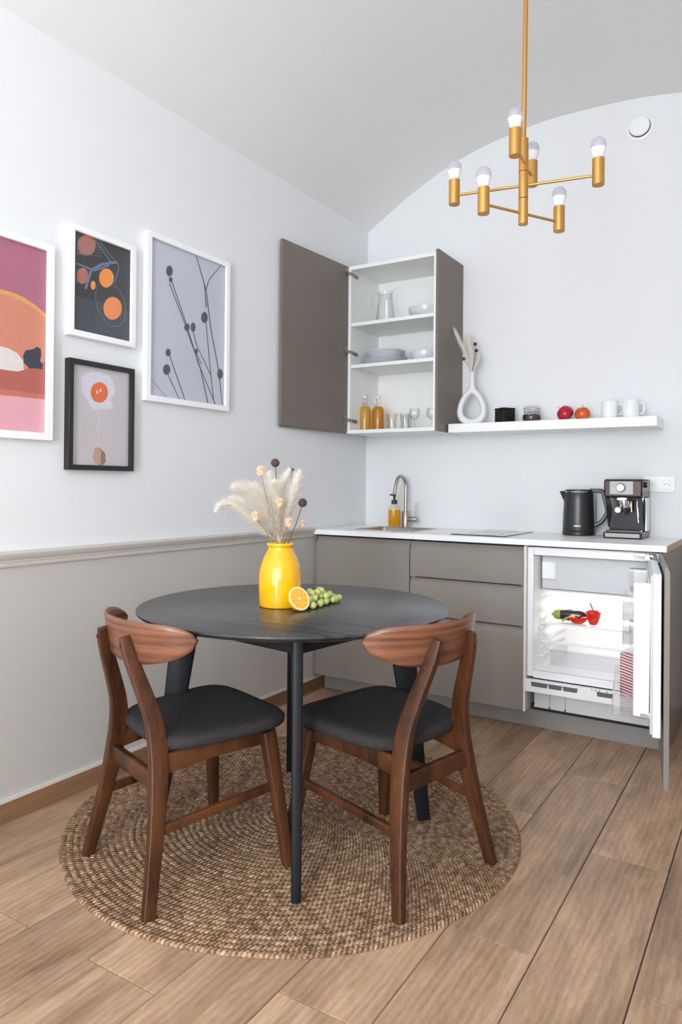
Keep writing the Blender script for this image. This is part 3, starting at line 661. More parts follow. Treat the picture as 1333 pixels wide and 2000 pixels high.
# ================================================================ wall cabinet
UX0,UX1,UY,UZ0,UZ1=.0716,.6444,-.3315,1.4585,2.4352
t=thing('wall_cabinet',(.36,-.17,UZ0),'tall wall cabinet with open grey-brown door and white shelves','cabinet')
b=MB(); th=.017
b.box(UX0,UX0+th,-.35,-.001,UZ0,UZ1); b.box(UX1-.028,UX1-.016,-.35,-.001,UZ0,UZ1-.002)
b.box(UX0+th,UX1-.028,-.35,-.001,UZ1-.022,UZ1); b.box(UX0+th,UX1-.028,-.35,-.001,UZ0,UZ0+.020); b.box(UX0+th,UX1-.028,-.010,-.001,UZ0+.02,UZ1-.02)
for yy in (-.315,-.06):
    for k in range(26):
        z=UZ0+.06+k*.034
        if abs(z-2.094)<.014 or abs(z-1.85)<.014: continue
        b.lathe([(0,0),(.0022,0),(.0022,.0004),(0,.0004)],8,m=1,M=Matrix.Translation((UX0+th+.0001,yy,z))@Matrix.Rotation(PI/2,4,'Y'))
b.build('body',['cab_white','vent_dark'],t,smooth=0)
b=MB(); b.box(UX1-.0158,UX1,-.3515,-.001,UZ0-.001,UZ1+.012); b.build('side_panel','upper_brown',t,smooth=0,bevel=.0008,seg=1)['label']='grey-brown side panel'
for z in (2.084,1.840): 
    b=MB(); b.box(UX0+th+.001,UX1-.0285,-.345,-.011,z,z+.020); b.build('shelf','cab_white',t,smooth=0,bevel=.0006,seg=1)
# door, open a little past 90 degrees
da=-1.6454
DM=Matrix.Translation((UX0+.001,-.3535,UZ0))@Matrix.Rotation(da,4,'Z')
P_=[(0,-.001),(0,.966),(.003,.974),(.009,.9755),(.016,.9765),(.0165,.970),(.0165,-.001)]
P_=[(0,.030),(.0,.975),(.0165,.975),(.0165,.0),(.012,.001),(.004,.010)]
b=MB(); b.prism(P_,lambda p,tt:(tt,-p[0],p[1]),.0,.587,M=DM)
for x in (.10,.30,.47): b.lathe([(0,0),(.0028,0),(.0028,.0006),(0,.0006)],10,m=1,M=DM@Matrix.Translation((x,.0001,.075))@Matrix.Rotation(-PI/2,4,'X'))
d=b.build('door',['upper_brown','dark_gap'],t,smooth=25); d['label']='grey-brown door, open and nearly parallel to the left wall'
for z in (2.392,1.936,1.538):
    b=MB(); M=Matrix.Translation((0,0,z-UZ0))
    b.box(.014,.034,.0005,.0035,-.026,.026,0,DM@M); b.lathe([(0,.0),(.0095,.0),(.0095,.006),(0,.006)],16,(0,0,0),0,DM@M@Matrix.Translation((.026,.0,0))@Matrix.Rotation(-PI/2,4,'X'))
    W0=DM@M@Vector((.020,.006,0)); W1=Vector((UX0+th+.010,-.345,z-.004)); W2=Vector((UX0+th+.006,-.285,z-.007))
    b.sweep([W0,W1,W2],[(.008,.004)]*3,(0,0,1),12,4); b.box(UX0+th,UX0+th+.005,-.315,-.275,z-.016,z+.004)
    b.build('hinge','hinge_metal',t,smooth=30)
# ---- floating shelf
b=MB(); b.box(.6557,1.7274,-.231,-.0005,1.454,1.5025)
o=b.build('floating_shelf','white_frame',org=(1.19,-.1,1.454),bevel=.0015,seg=2); tag(o,'long white floating shelf on the back wall','shelf')

# ---- contents of the wall cabinet
SA,SB,SC=2.1042,1.8602,1.4787   # upper surface of the three boards
t=thing('glass_pitcher',(.222,-.17,SA),'clear glass pitcher with handle on the top cabinet shelf','pitcher',world=False,rotz=.25)
b=MB(); b.lathe([(0,.0),(.058,.0),(.062,.004),(.058,.05),(.050,.11),(.043,.16),(.040,.185),(.042,.20),(.0445,.205),(.0425,.205),(.038,.186),(.041,.158),(.048,.11),(.056,.05),(.058,.010),(0,.008)],40); b.lathe([(.0405,.176),(.0425,.180),(.0405,.184)],40); b.build('jug','glassware',t)
b=MB(); b.tube(cr([(-.042,0,.190),(-.060,0,.203),(-.078,0,.192),(-.086,0,.160),(-.084,0,.125)],6),[.0055]*25,10); b.build('handle','glassware',t)
b=MB(); b.tube([(.040,0,.195),(.052,0,.212),(.060,0,.228)],[.008,.006,.004],10); b.build('spout','glassware',t)
def bowl_mesh(R,H,foot,m,name,parent,t_=.003,n=40,c=(0,0,0)):
    out=[(0,0),(foot,0)]+[(foot+(R-foot)*math.sin(PI/2*k/8)**.9,H*(1-math.cos(PI/2*k/8))**.85) for k in range(1,9)]
    inn_=[(r-t_,z+ (t_ if i<6 else 0)) for i,(r,z) in enumerate(out[2:])][::-1]
    b=MB(); b.lathe(out+inn_+[(foot*.9,t_),(0,t_)],n,c); return b.build(name,m,parent)
o=bowl_mesh(.105,.078,.045,'glassware','glass_bowl',None,t_=.004); o.location=(.478,-.15,SA); tag(o,'wide clear glass bowl on the top cabinet shelf','bowl')
for k in range(4):
    b=MB(); b.lathe([(0,0),(.075,0),(.080,.003),(.105,.010),(.132,.018),(.134,.0195),(.131,.021),(.104,.0135),(.078,.006),(0,.006)],48)
    o=b.build('dinner_plate','porcelain'); o.location=(.226,-.175,SB+.0075*k); tag(o,['white dinner plate, lowest of the plate stack in the wall cabinet','white dinner plate, second from the bottom of the stack','white dinner plate, third from the bottom of the stack','white dinner plate just below the deep plates of the stack'][k],'plate','flat dinner plates stacked in the wall cabinet')
for k in range(3):
    b=MB(); b.lathe([(0,0),(.062,0),(.066,.004),(.090,.020),(.104,.036),(.116,.043),(.116,.045),(.103,.040),(.087,.024),(.063,.008),(0,.007)],48)
    o=b.build('deep_plate','porcelain'); o.location=(.226,-.175,SB+.0295+.0085*k); tag(o,['white deep plate, lowest of three on top of the dinner plates','white deep plate, middle one of three on the dinner plates','white deep plate, topmost of the plate stack'][k],'plate','deep plates stacked in the wall cabinet')
for k in range(2):
    o=bowl_mesh(.088,.058,.040,'porcelain','serving_bowl',None,t_=.0035); o.location=(.480,-.16,SB+.0085*k); tag(o,['white bowl, lower of the two nested in the wall cabinet','white bowl, upper of the two nested in the wall cabinet'][k],'bowl','nested bowls on the middle shelf')
# swing-top bottles
for (x,y,liq,lab,hh) in ((.105,-.20,'yellow_liquid','swing-top glass bottle of pale yellow liquid in the wall cabinet',1.),(.178,-.17,'orange_liquid','swing-top glass bottle of amber orange liquid in the wall cabinet',.985)):
    t=thing('swing_top_bottle',(x,y,SC),lab,'bottle','swing-top bottles in the wall cabinet',world=False)
    b=MB(); b.lathe([(0,0),(.034,0),(.0375,.004),(.0375,.120*hh),(.036,.132*hh),(.030,.146*hh),(.020,.158*hh),(.0135,.166*hh),(.0125,.190*hh),(.015,.194*hh),(.015,.200*hh),(0,.2*hh)],32); b.build('bottle','glassware',t)
    b=MB(); b.lathe([(0,.003),(.0345,.004),(.0358,.008),(.0358,.120*hh),(.0345,.131*hh),(.029,.143*hh),(.021,.151*hh),(0,.151*hh)],32); b.build('liquid',liq,t)
    b=MB(); b.lathe([(0,.201*hh),(.011,.201*hh),(.012,.208*hh),(.009,.216*hh),(0,.217*hh)],20); b.build('stopper','ceramic_white',t)
    b=MB()
    for sgn in (-1,1): b.tube(cr([(sgn*.016,0,.172*hh),(sgn*.021,-.004,.186*hh),(sgn*.019,-.006,.204*hh),(sgn*.012,0,.220*hh),(0,0,.222*hh)],4),.0011,6)
    b.tube(cr([(-.016,0,.172*hh),(-.010,-.016,.170*hh),(.010,-.016,.170*hh),(.016,0,.172*hh)],4),.0012,6)
    b.build('wire_clasp','steel',t)
def tumbler(x,y,lab,s=1):
    b=MB(); b.lathe([(0,0),(.026,0),(.028,.003),(.0245,.040),(.031,.092),(.033,.098),(.0315,.098),(.029,.09),(.0228,.040),(.024,.012),(0,.010)],32)
    o=b.build('drinking_glass','glassware'); o.location=(x,y,SC); tag(o,lab,'glass','drinking glasses on the cabinet floor')
tumbler(.292,-.21,'clear drinking glass next to the swing-top bottles'); tumbler(.335,-.10,'clear drinking glass standing behind between its two neighbours'); tumbler(.372,-.20,'clear drinking glass just left of the two stemmed glasses')
for x,y,lab in ((.440,-.215,'stemmed glass beside the drinking glasses'),(.545,-.205,'stemmed glass standing alone near the cabinet side')):
    b=MB(); b.lathe([(0,0),(.028,0),(.029,.0015),(.006,.005),(.0038,.012),(.0038,.045),(.008,.052),(.024,.066),(.032,.085),(.031,.108),(.027,.122),(.0255,.122),(.0295,.107),(.0305,.086),(.023,.069),(0,.056)],32)
    o=b.build('stemmed_glass','glassware'); o.location=(x,y,SC); tag(o,lab,'glass','stemmed glasses on the cabinet floor')

# ================================================================ on the floating shelf
SZ=1.5028
t=thing('loop_vase',(.752,-.125,SZ),'white ceramic vase with an open oval loop on the shelf end','vase',world=False,rotz=math.radians(14))
b=MB()
N=40; pth=[];sz=[]
for k in range(N):
    a=2*PI*k/N; # pear-shaped ring
    zz=.095-.082*math.cos(a)*1.0; sx=.064*math.sin(a)*(1-.28*(zz-.095)/.082)
    if zz>.095: zz=.095+(zz-.095)*1.12
    pth.append(Vector((sx,0,zz+.0)))
n=16; vs=[];fs=[]
for k in range(N):
    tg=(pth[(k+1)%N]-pth[k-1]).normalized(); X=Vector((0,1,0)); Y=tg.cross(X)
    th_=.0165+.004*max(0,math.cos(2*PI*k/N))
    for j in range(n):
        a=2*PI*j/n; vs.append(pth[k]+X*.021*math.cos(a)+Y*th_*math.sin(a))
for k in range(N):
    for j in range(n): fs.append((k*n+j,k*n+(j+1)%n,((k+1)%N)*n+(j+1)%n,((k+1)%N)*n+j))
b.add(vs,fs); 
b.sweep(cr([(0,0,.180),(0,0,.200),(0,0,.22),(0,0,.25),(0,0,.296)],4),[(interp([.18,.2,.22,.25,.296],[.034,.026,.018,.0135,.0125],.18+.116*i/16),interp([.18,.2,.22,.25,.296],[.019,.018,.0155,.0135,.0125],.18+.116*i/16)) for i in range(17)],(1,0,0),20,2)
b.build('body','ceramic_white',t)
# generic dried stems
def plume(name,path,length,wid,n,m,loc,label,group,cat='dried grass',hw=.0007,fall=.25,stemr=.0013,start=.22):
    P=cr(path,8); L=Vector(loc); t=thing(name,loc,label,cat,group,world=True)
    seglen=[0]
    for i in range(1,len(P)): seglen.append(seglen[-1]+(P[i]-P[i-1]).length)
    T=seglen[-1]
    def at(s):
        s*=T
        for i in range(len(P)-1):
            if s<=seglen[i+1]:
                k=(s-seglen[i])/max(1e-9,seglen[i+1]-seglen[i]); return P[i].lerp(P[i+1],k),(P[i+1]-P[i]).normalized()
        return P[-1],(P[-1]-P[-2]).normalized()
    b=MB(); b.tube(P,[stemr*(1.2-.7*i/(len(P)-1)) for i in range(len(P))],6); b.build('stem','pampas',t)
    b=MB()
    for k in range(n):
        u=random.random()**.85; s=start+(1-start)*u; p,d=at(s)
        rr=Vector((random.gauss(0,1),random.gauss(0,1),random.gauss(0,1))); rr=(rr-d*rr.dot(d)).normalized()
        env=math.sin(PI*min(1,.12+.80*u))**.6; l=length*(.55+.6*random.random())*env*(1.0 if u<.9 else .75)
        op=wid*(.5+.8*random.random())
        q1=p+(d*.75+rr*op)*l*.5; q2=q1+(d*.80+rr*op*.55+Vector((0,0,-fall*random.random())))*l*.5
        sd=d.cross(rr)*hw
        b.add([p-sd,p+sd,q1+sd*.8,q1-sd*.8,q2],[(0,1,2,3),(3,2,4)])
    b.build('feathery_plume',m,t,smooth=0); return t
G2='dried stems in the loop vase'
B0=(.752,-.125,SZ+.285)
plume('pampas_stem',[B0,(.735,-.13,1.86),(.690,-.14,1.96),(.650,-.15,2.052)],.034,.75,1300,'pampas',B0,'tall cream plume leaning to the left in the loop vase',G2,hw=.0009,start=.12)
plume('pampas_stem',[B0,(.748,-.12,1.87),(.735,-.12,1.95),(.722,-.12,2.018)],.040,.85,1500,'pampas',B0,'cream plume standing upright in the middle of the loop vase',G2,hw=.0009,start=.10)
plume('pampas_stem',[B0,(.768,-.12,1.83),(.785,-.12,1.87),(.790,-.12,1.90)],.026,.8,500,'pampas',B0,'short cream plume at the right of the loop vase',G2,hw=.0009,start=.1)
for p,lab,r in (((.773,-.135,1.952),'upper dark round seed head in the loop vase',.0095),((.780,-.135,1.915),'lower dark round seed head in the loop vase',.0095),((.712,-.15,1.872),'brown round seed head left of the loop vase neck',.0095)):
    t=thing('seed_head_stem',B0,lab,'dried flower',G2)
    b=MB(); b.tube(cr([B0,((B0[0]+p[0])/2+.003,(B0[1]+p[1])/2,(B0[2]+p[2])/2),p],5),.0009,6); b.build('stem','dark_stem',t)
    b=MB(); b.ball(p,r,16); b.build('seed_head','dark_berry' if p[0]>.75 else 'brown_ball',t)
# black tin
t=thing('black_tin',(.944,-.125,SZ),'small square black tin with a lid on the floating shelf','tin',world=False,rotz=math.radians(-33))
b=MB(); b.box(-.0395,.0395,-.0395,.0395,0,.072); b.build('box','tin_black',t,bevel=.004)
b=MB(); b.box(-.0405,.0405,-.0405,.0405,.0725,.083); b.build('lid','tin_black',t,bevel=.003)
# coffee jar
t=thing('clip_top_jar',(1.093,-.125,SZ),'clip-top glass jar half full of ground coffee on the floating shelf','jar',world=False)
b=MB(); b.lathe([(0,0),(.040,0),(.047,.006),(.050,.020),(.050,.034),(.044,.046),(.040,.052),(.040,.060),(.038,.060),(.038,.052),(.0415,.046),(.0475,.034),(.0475,.02),(.044,.007),(0,.004)],40); b.build('jar','glassware',t)
b=MB(); b.lathe([(0,.004),(.043,.007),(.0465,.02),(.0465,.034),(.0425,.041),(0,.043)],40); b.build('ground_coffee','coffee',t)
b=MB(); b.lathe([(0,.0625),(.042,.0625),(.0445,.066),(.0445,.082),(.042,.086),(.010,.088),(0,.088)],40); b.build('lid','glassware',t)
b=MB(); b.lathe([(.0405,.058),(.043,.060),(.0405,.0622)],40); b.build('rubber_seal','ceramic_white',t)
b=MB(); b.lathe([(.0445,.0535),(.0462,.055),(.0445,.0565)],40); b.lathe([(.0452,.072),(.0468,.0735),(.0452,.075)],40)
b.tube(cr([(-.010,-.046,.080),(-.012,-.052,.066),(-.010,-.052,.045),(0,-.053,.038),(.010,-.052,.045),(.012,-.052,.066),(.010,-.046,.080)],4),.0013,6); b.build('wire_clip','steel',t)
# apples
def apple(x,y,mname,lab,R,tilt,stem):
    t=thing('apple',(x,y,SZ),lab,'apple','apples on the floating shelf',world=False)
    M=Matrix.Translation((0,0,R*.93))@Matrix.Rotation(tilt[0],4,'X')@Matrix.Rotation(tilt[1],4,'Y')
    pr=[]
    for k in range(25):
        a=PI*k/24; r=R*math.sin(a)**.85*(1+.10*math.cos(a)); z=-R*.92*math.cos(a)
        if a>PI*.80: z-=R*.35*((a-PI*.8)/(PI*.2))**2
        if a<PI*.12: z+=R*.12*(1-a/(PI*.12))
        pr.append((r,z))
    b=MB(); b.lathe(pr,36,M=M); b.build('fruit',mname,t)
    b=MB(); b.tube(cr([(0,0,R*.52),(.001,0,R*.8),(.004,0,R*1.22)],4),[.0013]*9,6,M=M); b.build('stalk','dark_stem',t)
apple(1.268,-.125,'apple_red','dark red apple tipped sideways on the floating shelf',.043,(math.radians(8),math.radians(-48)),1)
apple(1.357,-.125,'apple_orange','orange-red apple sitting upright on the floating shelf',.0385,(math.radians(10),0),1)
# mugs
for x,lab in ((1.491,'white mug standing nearer to the apples'),(1.592,'white mug at the right end of the floating shelf')):
    t=thing('mug',(x,-.125,SZ),lab,'mug','white mugs on the floating shelf',world=False,rotz=math.radians(18))
    b=MB(); b.lathe([(0,0),(.030,0),(.036,.004),(.0395,.020),(.0395,.088),(.0385,.091),(.0365,.088),(.0365,.02),(.033,.007),(0,.005)],40); b.build('cup','mug_white',t)
    b=MB(); b.sweep(cr([(.037,0,.074),(.052,0,.077),(.0625,0,.062),(.0625,0,.042),(.052,0,.025),(.037,0,.024)],5),[(.0065,.0042)]*26,(0,1,0),12,2.5); b.build('handle','mug_white',t)
# ================================================================ on the worktop
t=thing('electric_kettle',(1.338,-.110,.9102),'matte black electric kettle on the worktop','kettle',world=False,rotz=math.radians(12))
b=MB(); b.lathe([(0,0),(.076,0),(.081,.003),(.082,.014),(.080,.020),(.078,.022),(0,.022)],48); b.build('base','black_plastic',t)
b=MB(); b.lathe([(0,.0235),(.079,.0235),(.080,.028),(.0775,.10),(.0735,.18),(.0715,.222),(.069,.226),(0,.226)],56); b.build('body','kettle_black',t)
b=MB(); b.lathe([(.0718,.2215),(.0728,.224),(.0718,.2265)],56); b.build('rim_ring','chrome',t)
b=MB(); b.lathe([(0,.2265),(.068,.2265),(.068,.233),(.062,.236),(0,.237)],48); b.build('lid','black_plastic',t)
b=MB(); b.add([(-.066,-.022,.228),(-.066,.022,.228),(-.068,.018,.165),(-.068,-.018,.165),(-.096,-.004,.226),(-.096,.004,.226)],[(0,1,5,4),(3,2,1,0),(0,4,3),(1,2,5),(3,4,5,2)]); b.build('spout','black_plastic',t,bevel=.001)
b=MB(); b.sweep(cr([(.055,0,.230),(.100,0,.230),(.118,0,.222),(.128,0,.185),(.139,0,.135),(.136,0,.110),(.110,0,.070),(.079,0,.050)],5),[(.014,.0108)]*36,(0,1,0),14,4); b.box(.066,.080,-.012,.012,.030,.215); b.build('handle','black_plastic',t,bevel=.001)
# pale maker's mark low on the body
b=MB()
for k in range(7):
    a=math.radians(-104+k*3.6); r=.0806
    b.box(-.0018,.0018,-.0003,.0003,-.0035,.0035,0,Matrix.Translation((r*math.cos(a),r*math.sin(a),.050))@Matrix.Rotation(a+PI/2,4,'Z'))
b.build('marking','white_plastic',t)
b=MB(); b.tube(cr([(.075,.02,.008),(.11,.035,.004),(.135,.045,.004),(.150,.06,.006)],5),.003,8); b.build('cord','white_plastic',t)
# coffee machine
t=thing('espresso_machine',(1.580,-.132,.9104),'black espresso machine with silver control panel on the worktop','coffee machine',world=False)
b=MB(); b.box(-.090,.090,-.130,.100,0,.030); b.build('base','dark_bronze',t,bevel=.008,seg=3)
b=MB(); b.prism([(-.087,-.120),(.087,-.120),(.078,-.136),(-.078,-.136)],lambda p,q:(p[0],p[1],q),.006,.026); b.build('drip_tray_front','panel_steel',t,bevel=.001)
b=MB(); b.box(-.078,.078,-.122,.0,.0305,.040); 
for k in range(9): b.box(-.070+k*.0165,-.062+k*.0165,-.116,-.006,.0402,.0412)
b.build('drip_tray','gloss_black',t,bevel=.001)
b=MB(); b.box(-.083,.083,-.010,.100,.031,.200); b.build('back_column','machine_black',t,bevel=.004)
b=MB(); b.grid(lambda u,v:(-.082+.012*math.sin(PI*v)*u,-.100*(1-u)*(.35+.65*v)-.012,.050+.150*v),6,10); b.grid(lambda u,v:(.082-.010*math.sin(PI*v)*u,-.060*(1-u)*(.35+.65*v)-.012,.050+.150*v),6,10); b.build('side_fin','chrome',t)
b=MB(); b.box(-.0885,.0885,-.122,.100,.2005,.285); b.build('head','dark_bronze',t,bevel=.008,seg=3)
b=MB(); b.box(-.088,.0885,-.10,.098,.2855,.289); b.build('cup_tray','dark_bronze',t,bevel=.001)
b=MB(); b.box(-.060,.048,-.1245,-.122,.214,.278); b.build('control_panel','panel_steel',t,bevel=.0008)
M=Matrix.Translation((-.008,-.1245,.2465))@Matrix.Rotation(PI/2,4,'X')
b=MB(); b.lathe([(0,0),(.0225,0),(.0225,.004),(0,.004)],40,M=M); b.build('dial_collar','gloss_black',t)
b=MB(); b.lathe([(0,.004),(.0185,.004),(.0180,.020),(.0165,.022),(0,.0225)],40,M=M); b.build('dial_knob','white_plastic',t)
b=MB(); 
for k in range(28):
    a=2*PI*k/28
b.prism([(.022*math.cos(2*PI*k/28)-.004,.0058*math.sin(2*PI*k/28)+.1925) for k in range(28)],lambda p,q:(p[0],q,p[1]),-.1225,-.118); bd=b.build('badge','chrome',t)
b=MB(); b.prism([(-.028,.200),(.020,.200),(.018,.184),(-.026,.184)],lambda p,q:(p[0],q,p[1]),-.118,-.02); b.build('brew_head_cover','gloss_black',t)
fc=bpy.data.curves.new('lettering','FONT'); fc.body="De'Longhi"; fc.size=.0088; fc.align_x='CENTER'; fc.align_y='CENTER'; fc.extrude=.0002
tmp=bpy.data.objects.new('tmp_text',fc); col.objects.link(tmp); bpy.context.view_layer.update()
tm=bpy.data.meshes.new_from_object(tmp.evaluated_get(bpy.context.evaluated_depsgraph_get())); bpy.data.objects.remove(tmp); bpy.data.curves.remove(fc)
fo=bpy.data.objects.new('lettering',tm); col.objects.link(fo); fo.parent=bd; fo.location=(-.004,-.1228,.1925); fo.rotation_euler=(PI/2,0,0); tm.materials.clear(); tm.materials.append(MATS['gloss_black'])
b=MB(); b.lathe([(0,.150),(.026,.150),(.029,.156),(.029,.184),(0,.184)],32,(-.002,-.070,0)); b.build('group_head','chrome',t)
b=MB(); b.lathe([(0,.128),(.024,.128),(.0255,.132),(.0255,.150),(0,.150)],32,(-.002,-.070,0)); b.tube([(-.006,-.085,.140),(-.018,-.135,.139)],[.007,.008],14); b.tube([(-.004,-.070,.128),(-.004,-.070,.112)],.006,10)
pf=b.build('portafilter','dark_bronze',t)
b=MB(); b.lathe([(0,0),(.0130,0),(.0145,.003),(.0145,.012),(.0125,.015),(0,.0155)],28,M=Matrix.Translation((-.018,-.134,.139))@Matrix.Rotation(PI/2,4,'X')); b.build('handle_cap','white_plastic',pf)
b=MB(); b.tube(cr([(.030,-.060,.185),(.030,-.066,.160),(.031,-.066,.128)],4),.0055,10); b.build('valve','brass',t)
b=MB(); b.tube(cr([(.058,-.075,.190),(.060,-.085,.150),(.064,-.090,.110),(.068,-.092,.078)],5),.003,8); b.tube([(.061,-.087,.150),(.066,-.091,.105)],.005,10); b.build('steam_wand','chrome',t)
b=MB(); b.lathe([(0,0),(.014,0),(.014,.012),(0,.013)],24,M=Matrix.Translation((.0885,-.045,.262))@Matrix.Rotation(PI/2,4,'Y')); b.build('steam_knob','gloss_black',t)
b=MB(); b.box(.0835,.090,-.005,.098,.032,.198); b.build('side_plate','chrome',t,bevel=.001)

